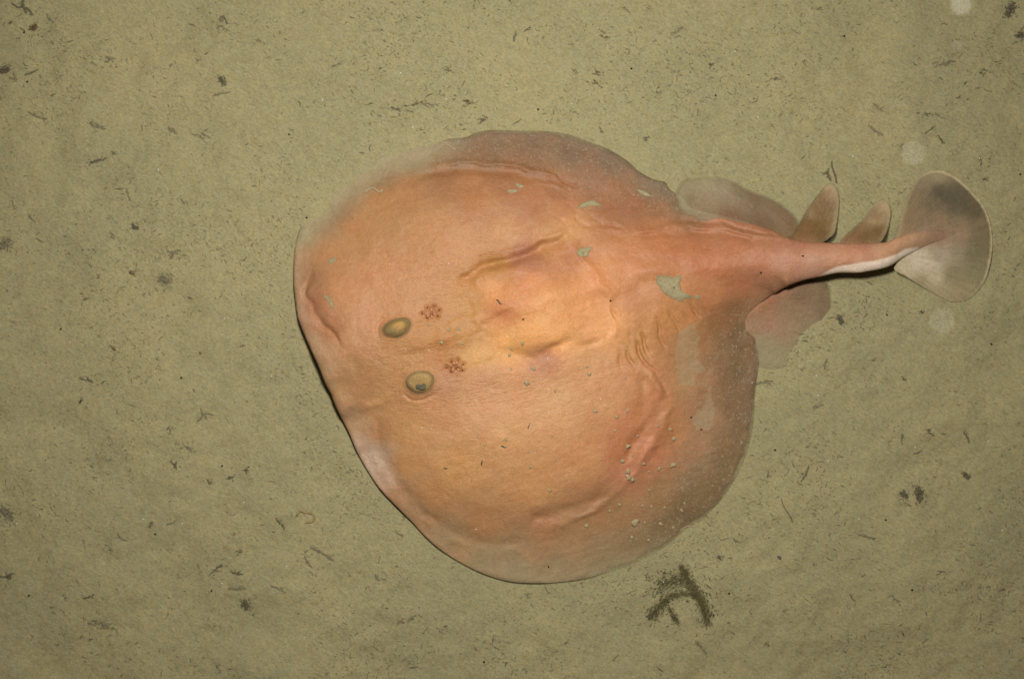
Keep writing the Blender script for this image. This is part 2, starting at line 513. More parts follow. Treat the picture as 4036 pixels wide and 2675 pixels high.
STROKES = [
    ([(1860, 1090), (1938, 1040), (2008, 1026), (2078, 1005), (2137, 975), (2230, 925)], 48, -20),
    ([(1940, 1400), (2040, 1405), (2148, 1395), (2260, 1360), (2360, 1340)], 42, -12),
    ([(1860, 1130), (1850, 1220), (1880, 1310)], 50, -4),
    ([(1585, 1530), (1610, 1565), (1670, 1574), (1730, 1548)], 7, -6),
    ([(1490, 1330), (1500, 1275), (1550, 1242), (1620, 1240)], 7, -6),
    ([(1620, 1285), (1660, 1280), (1690, 1262)], 8, -6),
    ([(1590, 1468), (1640, 1440), (1710, 1452)], 8, -5),
    ([(1730, 1480), (1780, 1455)], 8, -5),
    ([(2470, 1030), (2500, 1150), (2480, 1260)], 60, -8),
    # polyline, width, height (photo pixels): folds, ridges and grooves of the back
    ([(1817, 1132), (1868, 1078), (1938, 1045), (2008, 1032), (2078, 1012), (2137, 982), (2192, 958), (2240, 944)], 17, -22),
    ([(1640, 1235), (1740, 1185), (1817, 1132)], 30, -7),
    ([(1990, 1010), (2080, 975), (2154, 940), (2209, 914), (2240, 890)], 15, 10),
    ([(1880, 1112), (1984, 1066), (2080, 1050)], 18, 8),
    ([(2236, 906), (2275, 985), (2308, 1027), (2341, 1065), (2374, 1120), (2407, 1181), (2418, 1247), (2425, 1310), (2385, 1347)], 13, 6),
    ([(2192, 857), (2236, 884)], 8, -7),
    ([(2264, 840), (2286, 879), (2330, 892), (2385, 892), (2467, 897)], 7, -7),
    ([(2320, 838), (2345, 872), (2390, 885)], 7, -6),
    ([(2484, 908), (2577, 902), (2637, 891), (2703, 891), (2786, 902), (2857, 897), (2934, 917), (3017, 929), (3104, 936)], 8, 8),
    ([(2500, 930), (2659, 917), (2824, 922), (2989, 945)], 11, -6),
    ([(2620, 872), (2703, 874), (2790, 882), (2860, 880), (2960, 905), (3060, 922)], 6, -6),
    ([(1700, 655), (1752, 650), (1845, 643), (1938, 650), (2031, 657), (2101, 671), (2161, 688), (2196, 712)], 8, 8),
    ([(1620, 700), (1752, 678), (1900, 675), (2031, 688), (2120, 710), (2180, 735)], 17, -8),
    ([(2099, 714), (2165, 725), (2231, 747)], 7, 5),
    ([(2185, 690), (2240, 722), (2300, 735)], 7, -5),
    ([(1218, 1055), (1213, 1111), (1202, 1160), (1235, 1207), (1244, 1244), (1277, 1286), (1323, 1323), (1356, 1361)], 11, -11),
    ([(1260, 1160), (1285, 1215), (1330, 1270)], 16, 5),
    ([(1356, 1361), (1380, 1420), (1440, 1480)], 22, -6),
    ([(1345, 1400), (1362, 1350), (1420, 1310)], 12, 4),
    ([(1400, 1590), (1450, 1600), (1520, 1570), (1570, 1530)], 16, 6),
    ([(1496, 1612), (1489, 1668), (1496, 1752), (1508, 1800), (1547, 1871), (1592, 1935), (1642, 1985), (1706, 2042), (1782, 2093), (1871, 2125), (1972, 2139), (2073, 2140)], 22, -6),
    ([(1440, 1640), (1450, 1740), (1490, 1840), (1560, 1935)], 16, 2),
    ([(1540, 1950), (1640, 2040), (1760, 2120), (1880, 2165)], 16, 2),
    ([(2061, 2058), (2188, 2025), (2283, 1992), (2365, 1954), (2435, 1922)], 26, -10),
    ([(2120, 2110), (2251, 2052), (2346, 2004), (2441, 1928), (2505, 1852), (2562, 1782), (2606, 1713)], 13, 6),
    ([(2648, 1595), (2615, 1660), (2577, 1732), (2538, 1798), (2515, 1840)], 12, 7),
    ([(2626, 1584), (2582, 1639), (2527, 1704), (2494, 1759), (2470, 1830)], 24, -11),
    ([(2640, 1690), (2655, 1740), (2680, 1800)], 9, -5),
    ([(2600, 1720), (2650, 1780), (2690, 1830)], 9, -5),
    ([(2538, 1452), (2571, 1496), (2604, 1540), (2615, 1584)], 17, 12),
    ([(2510, 1455), (2536, 1529), (2531, 1606), (2500, 1680)], 22, -9),
    ([(2560, 1450), (2600, 1495), (2628, 1540), (2640, 1590)], 9, -7),
    ([(1880, 1300), (1920, 1276), (1961, 1254), (2031, 1221)], 14, -9),
    ([(1930, 1300), (1990, 1270), (2040, 1245)], 14, 4),
    ([(2148, 1393), (2176, 1375), (2242, 1353)], 14, -11),
    ([(2268, 1376), (2290, 1364), (2328, 1352), (2380, 1330)], 11, -11),
    ([(1920, 1400), (2031, 1400), (2100, 1412), (2148, 1393)], 24, -6),
    ([(1845, 1165), (1850, 1216), (1870, 1280), (1930, 1330)], 15, -3),
    ([(1590, 1400), (1700, 1345), (1830, 1300), (1960, 1240), (2100, 1190), (2300, 1130), (2500, 1070), (2700, 1030)], 55, 12),
    ([(2418, 1195), (2422, 1230), (2436, 1268)], 7, -12),
    ([(2506, 1332), (2518, 1375), (2545, 1432), (2580, 1470)], 7, -16),
    ([(2530, 1300), (2545, 1360), (2570, 1410)], 7, -12),
    ([(2585, 1262), (2604, 1318), (2631, 1378)], 7, -16),
    ([(2634, 1218), (2655, 1262), (2688, 1316)], 7, -16),
    ([(2680, 1225), (2705, 1250), (2727, 1270)], 7, -9),
    ([(2718, 1190), (2740, 1225), (2766, 1260)], 7, -14),
    ([(2765, 1190), (2785, 1215), (2800, 1245)], 7, -9),
    ([(2470, 1370), (2475, 1410), (2500, 1450)], 7, -11),
    ([(2443, 1370), (2440, 1410), (2447, 1460)], 7, -9),
    ([(2470, 1290), (2480, 1320), (2490, 1345)], 8, -5),
    ([(2380, 1390), (2385, 1440), (2400, 1490)], 9, -4),
    ([(1640, 1620), (1760, 1600), (1900, 1560), (2050, 1540)], 45, -5),
    ([(1560, 1420), (1660, 1390), (1780, 1370)], 20, -6),
    ([(1640, 1360), (1760, 1330), (1850, 1290)], 16, 4),
    ([(2450, 1000), (2650, 1010), (2900, 1030), (3100, 1020)], 60, 12),
    ([(3240, 1020), (3350, 1018), (3460, 1005)], 12, -3),
    ([(3230, 1050), (3330, 1042), (3440, 1032)], 10, 3),
    ([(2350, 950), (2420, 930), (2480, 940)], 18, -6),
    ([(1740, 1290), (1850, 1255), (1900, 1230)], 12, 4),
]
STROKES = [(catmull(p, False, 5) if len(p) > 2 else np.array(p, float), w, a) for p, w, a in STROKES]
BUMPS = [(1700, 1232, 40, 8), (1796, 1444, 40, 8)] + [(cx + dx, cy + dy, 9, -11) for cx, cy in ((1700, 1232), (1796, 1444)) for dx, dy in ((-36, 4), (-16, -18), (10, -24), (30, -8), (26, 16), (2, 8), (-20, 20))] + [(1887, 1403, 40, 9), (1561, 1295, 62, 16), (1656, 1505, 66, 18), (2120, 1215, 185, 46), (2190, 1335, 95, 18), (1980, 1180, 80, 8),
         (1760, 890, 260, 22), (1980, 1740, 300, 26), (2060, 2160, 60, -3)]

def body_z(X, Y, D):
    q, _, _ = nearest(X, Y, MUSCLE)
    q = np.where(inside(X, Y, MUSCLE), q, -q)
    e = shepard(X, Y, EDGE, power=4.0, eps=12)[..., 0]
    kt = sstep(3060, 3180, X)
    e = e * (1 - kt) + kt * np.interp(X, [3000, 3100, 3200, 3300, 3400, 3470, 3530, 3640, 3720, 3800], [36, 70, 94, 106, 110, 106, 94, 54, 33, 18])
    bulk = 0.14 * np.minimum(D, 130) + 62 * sstep(-60, 210, q) + 20 * sstep(150, 420, q)
    bulk = blur(bulk, 7)
    # front of the disc is a thick rounded rim; the rest of the margin is thin
    front = np.exp(-(((X - 1270) / 170) ** 2 + ((Y - 1450) / 330) ** 2))
    rimR = 6 + 42 * front
    rim = ((5 + 26 * front) * sstep(-3, 16, e)) * np.sqrt(np.clip(1 - (1 - np.clip(D / rimR, 0, 1)) ** 2, 0, 1))
    disc = bulk * (1 - np.exp(-D / 40)) + rim
    w = np.interp(X, [2600, 2900, 3100, 3250, 3400, 3540, 3700, 3800], [280, 165, 95, 66, 56, 44, 24, 8])
    Ht = np.interp(X, [2600, 2950, 3200, 3500, 3650, 3800], [84, 66, 46, 34, 18, 5])
    tail = Ht * np.sin(0.5 * math.pi * np.clip(D / w, 0, 1)) ** 0.55
    k = sstep(2700, 3080, X) * sstep(1330, 1180, Y)
    h = disc * (1 - k) + tail * k
    ed = sstep(0, 16, D)
    for p, wd, a in STROKES:
        m = wd * 3.2
        x0, y0 = p.min(0) - m; x1, y1 = p.max(0) + m
        s = (X > x0) & (X < x1) & (Y > y0) & (Y < y1)
        if not s.any(): continue
        wx = X[s] + 16 * vnoise(X[s], Y[s], 60, 31) + 6 * vnoise(X[s], Y[s], 19, 32)
        wy = Y[s] + 16 * vnoise(X[s], Y[s], 55, 33) + 6 * vnoise(X[s], Y[s], 21, 34)
        dd, _, _ = nearest(wx, wy, p, False)
        wd = wd * (1 + 0.7 * vnoise(X[s], Y[s], 70, 35))
        # amplitude wanders along the fold and fades at its ends
        e0 = np.minimum(np.hypot(X[s] - p[0, 0], Y[s] - p[0, 1]), np.hypot(X[s] - p[-1, 0], Y[s] - p[-1, 1]))
        am = a * np.where(X[s] > 3150, 0.5, 1.0) * (0.12 + 0.88 * sstep(0, 24 + 1.8 * wd, e0)) * (1 + 1.1 * vnoise(X[s], Y[s], 60, 9)) * 0.85
        h[s] += am * np.exp(-(dd / wd) ** 2) * ed[s]
    for bx, by, r, a in BUMPS:
        h += a * np.exp(-((X - bx) ** 2 + (Y - by) ** 2) / (r * r)) * ed
    # soft unevenness of the skin
    h += (5.0 * vnoise(X, Y, 120, 5) + 3.0 * vnoise(X, Y, 52, 6) + 1.5 * vnoise(X, Y, 22, 7)) * ed
    h += 0.9 * vnoise(X * 0.94 - Y * 0.3, (X * 0.3 + Y * 0.94) * 4.5, 60, 8) * ed
    top = np.maximum(e + np.maximum(h, 0), -7)
    bot_t = e - 0.7 * Ht * np.sqrt(np.clip(1 - (1 - np.clip(D / w, 0, 1)) ** 2, 0, 1))
    bot_d = np.maximum(e, 0) * np.exp(-D / 50.0) - 4
    bot = np.minimum(bot_d * (1 - k) + bot_t * k, top - 0.3)
    return top, bot

BCOL = [
 (1300,1000,196,142,98),(1500,800,192,140,92),(1700,900,196,140,90),(1900,800,190,132,86),(2100,800,185,125,85),(1500,1100,200,142,96),
 (1800,1000,203,145,98),(2000,930,205,150,100),(2200,820,195,135,92),(1400,900,194,142,96),(1600,760,190,138,92),(1350,1150,200,142,98),
 (1750,680,166,116,78),(2000,695,170,116,78),(2200,760,172,117,80),(1620,720,178,128,85),(1850,720,182,126,82),(2050,750,182,124,82),
 (1800,560,140,118,88),(1950,560,138,108,78),(2100,570,132,102,72),(2250,590,130,102,72),(2400,640,128,102,74),(2550,740,135,108,78),
 (2620,740,125,105,78),(2100,620,150,108,75),(2350,700,155,108,76),(2500,800,165,112,78),(1950,610,145,108,76),(1800,615,150,114,82),
 (2680,800,130,105,78),(2750,850,155,112,80),(2400,760,168,114,78),(2600,830,160,112,78),
 (1200,900,172,156,118),(1300,775,168,152,114),(1450,640,166,151,112),(1600,560,158,143,106),(1330,830,165,132,98),(1500,700,160,125,90),
 (1620,640,150,122,90),(1700,560,148,128,96),(1550,610,155,134,98),(1240,880,172,145,110),(1400,720,166,142,106),
 (1170,1100,182,150,118),(1185,1230,195,157,126),(1230,1350,196,156,122),(1290,1480,190,150,112),(1380,1650,185,145,110),(1430,1780,192,158,132),
 (1470,1830,197,168,146),(1455,1800,200,172,150),(1215,1110,176,126,88),(1510,1890,190,155,130),(1290,1290,182,128,90),(1230,1210,180,124,90),
 (1400,1350,195,142,100),(1450,1480,185,138,92),(1350,1500,180,137,94),(1500,1600,195,148,100),(1600,1400,190,138,88),(1750,1380,187,128,75),
 (1850,1330,195,140,82),(1480,1240,198,142,98),(1650,1180,198,142,96),(1500,1700,182,132,90),(1880,1400,218,165,102),(1700,1320,192,135,80),(1400,1560,182,135,92),
 (1950,1150,227,158,102),(2100,1100,223,151,99),(2100,1300,237,171,107),(2300,1200,230,161,105),(2350,1100,225,156,105),(2200,1340,239,174,113),
 (2000,1340,237,174,109),(2400,1290,239,174,117),(2250,1000,195,130,88),(2060,1000,182,122,92),(2100,1050,186,126,96),(2150,965,205,150,100),(1990,1230,209,137,91),
 (2150,1200,229,162,103),(1960,1060,196,140,84),(1850,1180,200,145,88),(2235,905,214,158,104),
 (2500,1000,200,135,90),(2600,950,195,128,86),(2700,1000,192,125,86),(2800,1050,192,122,85),(2900,1000,185,122,85),(3000,1030,186,125,92),
 (3100,1010,182,128,100),(2500,1150,200,140,94),(2800,1150,196,135,92),(2600,1250,198,138,86),(2500,1350,198,142,90),(2900,1120,180,118,82),(3000,1110,168,118,88),
 (2700,1250,195,138,88),(2450,1080,214,147,99),(2700,1120,196,134,90),(2950,920,175,118,84),(2800,900,182,122,86),(2600,890,186,126,86),
 (3200,1000,185,135,108),(3350,1000,188,135,105),(3500,990,190,145,112),(3620,950,184,146,116),(3700,930,172,140,112),(3780,915,160,136,108),(3200,1060,185,140,115),(3150,965,180,125,98),(3400,970,178,125,102),
 (3300,1030,188,140,112),(3400,1020,190,142,114),(3480,1005,192,148,118),
 (2850,1270,150,106,70),(2920,1300,118,92,60),(2900,1400,128,100,70),(2950,1400,136,106,78),(2900,1550,135,105,75),(2950,1600,130,105,78),
 (2850,1750,140,108,75),(2880,1850,125,102,70),(2750,1750,165,122,88),(2690,1500,184,140,98),(2700,1370,184,134,90),(2650,1700,185,128,85),
 (2750,1950,128,105,72),(2650,2080,122,101,69),(2600,1950,152,116,78),(2800,1500,160,118,82),(2850,1350,135,102,70),(2780,1350,165,120,80),(2820,1650,160,122,90),(2900,1700,132,106,76),(2900,1340,116,90,62),(2905,1470,122,97,68),(2962,1500,128,102,74),(2940,1560,126,100,72),(2930,1660,126,101,72),(2880,1620,132,104,74),(2905,1780,122,98,68),(2840,1830,130,104,73),(2840,1420,138,106,74),(2860,1500,134,104,74),(2800,1850,138,110,78),(2980,1450,132,106,78),(2700,2030,116,96,66),(2780,2000,118,97,67),(2850,1930,120,98,68),(3040,1162,172,126,94),(2990,1203,170,128,95),(2955,1250,160,122,90),(2900,1230,142,104,70),
 (1600,1700,200,150,100),(1750,1600,198,145,100),(1900,1500,205,150,108),(2000,1700,208,155,105),(2200,1550,212,160,112),(2400,1600,205,150,105),
 (2300,1800,200,145,98),(2100,1900,198,145,96),(1800,1850,200,148,96),(1700,1950,190,138,92),(2450,1770,190,126,86),(2500,1670,192,128,88),
 (2500,1900,178,124,88),(2350,1450,210,155,108),(2550,1480,202,142,100),(1900,2050,182,134,92),(2150,2080,176,128,90),(2350,2020,168,124,86),
 (2580,1560,200,140,98),(2150,1420,192,132,96),(1750,1520,192,138,100),(1900,1620,204,150,106),(1600,1830,194,144,94),(2200,1700,208,154,106),(2560,1780,196,130,95),(2480,1860,195,130,98),
 (1650,2020,166,130,95),(1750,2130,160,133,99),(1900,2200,154,133,99),(2050,2240,152,133,101),(2200,2230,153,131,98),(2350,2180,150,125,92),
 (2500,2120,140,115,82),(2600,2120,126,106,75),(2450,2020,160,120,82),(2100,2170,165,130,95),(1560,1960,172,132,98),(1830,2150,168,132,96),(2250,2140,165,128,92),(2400,2230,145,124,90)]

TONE = np.array([1.045, 1.06, 1.06])
FILMS = [catmull([(2681, 1309), (2747, 1281), (2753, 1408), (2780, 1457), (2736, 1479), (2731, 1518), (2681, 1512), (2665, 1419)], True, 4),
         catmull([(2797, 1518), (2813, 1606), (2819, 1655), (2791, 1693), (2736, 1682), (2736, 1638), (2775, 1594)], True, 4),
         catmull([(1880, 2225), (1960, 2205), (2020, 2230), (1990, 2262), (1920, 2250)], True, 4)]

def body_attr(X, Y, D):
    pig = albedo_map(X, Y, BCOL) * TONE
    # white underside showing along the lower side of the tail
    low = np.array([(3236, 1090), (3298, 1076), (3380, 1075), (3428, 1068), (3470, 1060), (3510, 1047), (3560, 1015), (3620, 985)], float)
    dl, _, _ = nearest(X, Y, low, False)
    wl = np.interp(X, [3220, 3300, 3400, 3500, 3580, 3640], [3, 24, 38, 34, 20, 3]) + 7 * vnoise(X, Y, 40, 41)
    wm = sstep(wl + 5, wl - 5, dl) * sstep(3215, 3280, X) * sstep(3650, 3600, X)
    pig = pig * (1 - 0.9 * wm[..., None]) + np.array([0.86, 0.72, 0.60]) * 0.9 * wm[..., None]
    for sx, sy in ((1700, 1232), (1796, 1444)):
        g = np.exp(-(((X - sx) / 36) ** 2 + ((Y - sy) / 32) ** 2) ** 1.5) * (0.62 + 0.9 * vnoise(X, Y, 13, 61))
        g = np.clip(g, 0, 0.85)[..., None]
        pig = pig * (1 - g) + np.array([0.32, 0.125, 0.055]) * g
    # pink blood vessels and purple bruises under the skin
    mott = sstep(0.05, 0.3, vnoise(X, Y, 90, 42) + 0.5 * vnoise(X, Y, 33, 43))
    pig = pig * (1 + mott[..., None] * np.array([0.01, -0.015, -0.01]))
    film = np.zeros(X.shape)
    for f in FILMS:
        dd, _, _ = nearest(X, Y, f)
        dd = np.where(inside(X, Y, f), dd, -dd) + 14 * vnoise(X, Y, 20, 11) + 8 * vnoise(X, Y, 8, 12)
        film = np.maximum(film, sstep(-3, 4, dd) * (0.5 + 0.3 * vnoise(X, Y, 13, 17)))
    mud = np.array(MUD) * np.array([1.12, 0.98, 1.08])
    pig = pig * (1 - film[..., None]) + mud * film[..., None]
    # mud washed over the buried front edge
    q, _, _ = nearest(X, Y, MUSCLE)
    q = np.where(inside(X, Y, MUSCLE), q, -q)
    ov = sstep(20, -75, q + 30 * vnoise(X, Y, 60, 14) + 14 * vnoise(X, Y, 18, 15)) * sstep(1880, 1600, X) * sstep(1060, 860, Y) * 0.8
    ov = np.maximum(ov, 0.55 * sstep(70, 0, D + 14 * vnoise(X, Y, 30, 16)) * sstep(2080, 2200, Y) * sstep(1750, 2100, X))
    pig = pig * (1 - ov[..., None]) + np.array(MUD) * np.array([1.03, 1.0, 1.08]) * ov[..., None]
    silt = sstep(60, -40, q) * sstep(1230, 1500, X + 0.15 * Y)
    silt *= np.where((Y > 1900) & (X < 2350), 0.35, 1.0)
    silt = np.maximum(silt, 0.9 * np.exp(-(((X - 2560) / 160) ** 2 + ((Y - 1980) / 150) ** 2)))
    silt *= sstep(3150, 2950, X)
    wr = sstep(-20, 60, q) * (0.30 + 0.9 * np.exp(-(((X - 1800) / 260) ** 2 + ((Y - 1080) / 130) ** 2))
                             + 1.0 * np.exp(-(((X - 1850) / 320) ** 2 + ((Y - 1540) / 130) ** 2))
                             + 0.8 * np.exp(-(((X - 1600) / 180) ** 2 + ((Y - 1400) / 120) ** 2)))
    thin = np.maximum(sstep(1900, 1650, X) * sstep(1000, 820, Y), sstep(2150, 2450, X) * sstep(1260, 1330, Y))
    thin = np.maximum(thin, 0.8 * sstep(760, 640, Y))
    fade = 1 - thin * 0.85 * sstep(26, 0, D + 16 * vnoise(X, Y, 26, 51) * thin)
    fade = np.minimum(fade, 1 - sstep(3600, 3760, X + 0.4 * (Y - 915)) * 0.9)
    return {'pigment': pig, 'silt': silt, 'wrinkle': wr, 'fade': fade}

body = sheet('body', BODY, 4.4, body_z, body_attr, M_SKIN, ray)

# ------------------------------------------------------------------ fins
def trunk_dist(X, Y):
    d, _, _ = nearest(X, Y, BODY)
    return np.where(inside(X, Y, BODY), 0, d)

def fin(name, pts, zf, cols, mat, thick=5, sp=4.0, silt=0.4, wr=0.3, border=None, eps=22, ray_fan=None, mudf=None, sink=0, alpha=1.0, soft=0.5):
    ol = catmull(pts, True, 6)
    def z(X, Y, D):
        c = zf(X, Y, D)
        t = thick * np.sqrt(np.clip(D / 14, 0, 1))
        top = np.maximum(c + t, 2.2 - 20 * sink)
        return top, np.maximum(c - t, 1.0 - 20 * sink)
    def a(X, Y, D):
        pig = albedo_map(X, Y, cols, eps=eps)
        if border is not None:
            bw, bc, f = border
            m = sstep(bw, 1, D + 3 * vnoise(X, Y, 9, 3)) * f
            if callable(bc): m = m * bc(X, Y)
            c2 = lin((208, 192, 152)) / level(X, Y)[..., None]
            pig = pig * (1 - m[..., None]) + c2 * m[..., None]
        if ray_fan is not None:
            fx, fy, am = ray_fan
            an = np.arctan2(Y - fy, X - fx)
            pig = pig * (1 + am * (vnoise(an * 400, np.hypot(X - fx, Y - fy) * 0.12, 8, 2)))[..., None]
        if mudf is not None:
            m = mudf(X, Y, D)[..., None]
            pig = pig * (1 - m) + np.array(MUD) * np.array([1.04, 1.0, 1.06]) * m
        fade = alpha * (1 - soft * sstep(22, 0, D + 8 * vnoise(X, Y, 24, 52)))
        return {'pigment': pig, 'silt': np.full(X.shape, silt), 'wrinkle': np.full(X.shape, wr), 'fade': fade}
    return sheet(name, ol, sp, z, a, mat, ray)

up = fin('pelvic_fin', [(2660, 760), (2672, 728), (2695, 708), (2742, 696), (2824, 697), (2890, 714), (2962, 750), (3044, 782), (3099, 818), (3143, 866),
                        (3150, 930), (3080, 950), (2950, 930), (2800, 890), (2700, 850), (2665, 800)],
         lambda X, Y, D: -3 + 30 * np.exp(-trunk_dist(X, Y) / 45) + 9 * sstep(0, 50, D) + 3 * sstep(2780, 3000, X) + 2 * vnoise(X, Y, 50, 3),
         [(2700, 740, 172, 155, 122), (2760, 720, 176, 160, 126), (2850, 730, 170, 152, 120), (2800, 790, 168, 146, 114), (2700, 790, 165, 145, 112), (2880, 800, 158, 135, 104),
          (2920, 750, 148, 130, 100), (2960, 790, 142, 120, 90), (3050, 820, 145, 122, 92), (3100, 880, 150, 122, 92), (3000, 880, 140, 112, 84), (2880, 840, 150, 118, 90)],
         M_FIN, thick=3, border=(14, None, 0.3), ray_fan=(2900, 1000, 0.10), silt=0.35, sink=1, alpha=0.78, soft=0.85,
         mudf=lambda X, Y, D: 0.55 * sstep(2900, 2780, X + 40 * vnoise(X, Y, 40, 5)) * sstep(60, 10, D))
tag(up, 'upper pelvic fin, its front half dusted pale with mud')
lo = fin('pelvic_fin', [(3060, 1120), (3140, 1100), (3230, 1098), (3266, 1116), (3279, 1166), (3285, 1215), (3284, 1292), (3270, 1359), (3250, 1415), (3195, 1460),
                        (3100, 1486), (3010, 1480), (2940, 1420), (2900, 1300), (2960, 1180)],
         lambda X, Y, D: -2 + 13 * np.exp(-trunk_dist(X, Y) / 60) * sstep(1480, 1250, Y) + 7 * sstep(0, 60, D) - 5 * sstep(1300, 1450, Y) + 2 * vnoise(X, Y, 50, 3) * sstep(0, 30, D),
         [(2990, 1205, 178, 124, 88), (3080, 1148, 168, 118, 88), (2958, 1245, 168, 122, 88), (3020, 1180, 176, 122, 88), (3000, 1230, 172, 130, 96), (2980, 1270, 172, 138, 105), (3100, 1200, 156, 126, 94), (3150, 1160, 140, 112, 82), (3240, 1150, 140, 118, 88), (3250, 1220, 140, 117, 88), (3250, 1300, 142, 120, 89),
          (3180, 1270, 150, 127, 96), (3100, 1300, 164, 135, 105), (3050, 1320, 172, 135, 108), (3040, 1300, 176, 128, 105), (3020, 1380, 168, 146, 114), (3120, 1370, 158, 140, 106), (3220, 1370, 150, 132, 98),
          (3080, 1440, 163, 148, 110), (3180, 1430, 160, 145, 106), (3010, 1440, 160, 146, 110)],
         M_FIN, thick=3, border=(10, None, 0.2), ray_fan=(2850, 1180, 0.12), silt=0.5, sink=1, alpha=0.78, soft=0.9,
         mudf=lambda X, Y, D: sstep(1290, 1440, Y - 0.12 * (X - 3100) + 90 * vnoise(X, Y, 70, 5) + 30 * vnoise(X, Y, 20, 6)))
tag(lo, 'lower pelvic fin, brownish grey and fading under mud at its lower edge')

def dz(bx0, by0, z0, z1, h):
    return lambda X, Y, D: z0 + (z1 - z0) * sstep(0, h, by0 - Y) + 5 * vnoise(X, Y, 40, 5)
d1 = fin('dorsal_fin', [(3100, 955), (3120, 928), (3140, 898), (3183, 823), (3231, 757), (3255, 731), (3280, 722), (3297, 744), (3308, 785), (3305, 840), (3296, 895), (3284, 926), (3245, 958), (3236, 985), (3150, 985)],
         dz(3170, 965, 84, 14, 110),
         [(3150, 920, 135, 100, 65), (3200, 860, 128, 100, 60), (3240, 800, 132, 105, 68), (3270, 760, 148, 120, 85), (3280, 735, 178, 148, 112), (3270, 850, 124, 98, 58), (3290, 900, 150, 125, 90), (3240, 930, 125, 98, 62), (3180, 950, 145, 105, 75)],
         M_DORSAL, thick=4, alpha=0.96, soft=0.5, border=(24, lambda X, Y: sstep(3235, 3300, X) * 0.9 + 0.1, 0.65), ray_fan=(3150, 1050, 0.16), silt=0.3)
tag(d1, 'front dorsal fin, taller of the two, brown with pale tip')
d2 = fin('dorsal_fin', [(3310, 958), (3330, 930), (3356, 905), (3404, 862), (3428, 830), (3460, 796), (3482, 787), (3503, 804), (3512, 837), (3504, 888), (3488, 930), (3470, 957), (3433, 985), (3350, 985)],
         dz(3400, 965, 90, 14, 95),
         [(3350, 930, 148, 112, 80), (3400, 890, 150, 120, 88), (3440, 850, 140, 112, 78), (3470, 805, 165, 138, 102), (3490, 800, 185, 162, 125), (3450, 910, 128, 102, 66), (3480, 860, 150, 125, 90), (3410, 930, 128, 100, 66), (3440, 870, 165, 138, 104), (3400, 875, 150, 125, 92)],
         M_DORSAL, thick=4, alpha=0.96, soft=0.5, border=(22, lambda X, Y: sstep(3440, 3500, X) * 0.9 + 0.1, 0.65), ray_fan=(3360, 1050, 0.16), silt=0.3)
tag(d2, 'rear dorsal fin, shorter, with a pale fold across its middle')

def caud_z(X, Y, D):
    base = np.interp(X, [3510, 3560, 3640, 3720, 3910], [98, 84, 56, 34, 9])
    low = sstep(960, 1190, Y)
    return base * (1 - 0.75 * low) * (1 - 0.6 * sstep(860, 690, Y)) + 3 * vnoise(X, Y, 70, 6)
cf = fin('caudal_fin', [(3530, 945), (3539, 920), (3548, 869), (3570, 795), (3591, 744), (3620, 701), (3657, 678), (3697, 671), (3737, 682), (3788, 714), (3836, 761), (3873, 805), (3898, 859),
                        (3910, 917), (3911, 984), (3902, 1042), (3888, 1094), (3865, 1133), (3836, 1166), (3803, 1186), (3764, 1190), (3731, 1183), (3678, 1154), (3630, 1127), (3572, 1091), (3524, 1062), (3535, 1030)],
         caud_z,
         [(3600, 780, 150, 130, 100), (3640, 720, 152, 136, 108), (3700, 690, 160, 146, 115), (3700, 755, 104, 95, 76), (3750, 785, 98, 90, 72), (3800, 810, 102, 92, 70), (3840, 840, 106, 94, 70), (3770, 830, 112, 100, 80), (3680, 800, 132, 118, 92),
          (3600, 860, 158, 134, 104), (3700, 870, 160, 134, 106), (3780, 870, 148, 128, 102), (3870, 880, 132, 116, 88), (3560, 920, 170, 140, 110), (3700, 940, 172, 138, 112), (3780, 930, 165, 138, 110), (3860, 950, 128, 116, 88),
          (3830, 1000, 134, 122, 92), (3780, 990, 160, 146, 120), (3700, 1000, 190, 174, 148), (3620, 1030, 232, 216, 190), (3570, 1060, 222, 206, 172), (3660, 1040, 224, 208, 182), (3680, 1090, 206, 190, 158), (3760, 1080, 150, 138, 104), (3850, 1080, 142, 132, 98),
          (3760, 1150, 165, 150, 115), (3820, 1150, 155, 143, 108), (3640, 1110, 180, 164, 128), (3720, 1160, 172, 156, 122)],
         M_CAUDAL, thick=2.6, alpha=0.75, soft=0.35, border=(15, lambda X, Y: sstep(3640, 3760, X - 0.25 * (Y - 900)) * sstep(1200, 1050, Y) + 0.3, 0.85), ray_fan=(3480, 985, 0.2), silt=0.12, wr=0.1)

# ------------------------------------------------------------------ eyes and spiracles
from mathutils.bvhtree import BVHTree
_me = body.data
_bvh = BVHTree.FromPolygons([v.co for v in _me.vertices], [p.vertices for p in _me.polygons])
CAMV = Vector((0, 0, CAM_H))
def on_body(px, py):
    """point on the ray's back seen at a place, with the skin's slope"""
    g = Vector(((px - 2018) * S, (1337.5 - py) * S, 0))
    hit = _bvh.ray_cast(CAMV, (g - CAMV).normalized())
    return (hit[0], hit[1]) if hit[0] is not None else (g, Vector((0, 0, 1)))

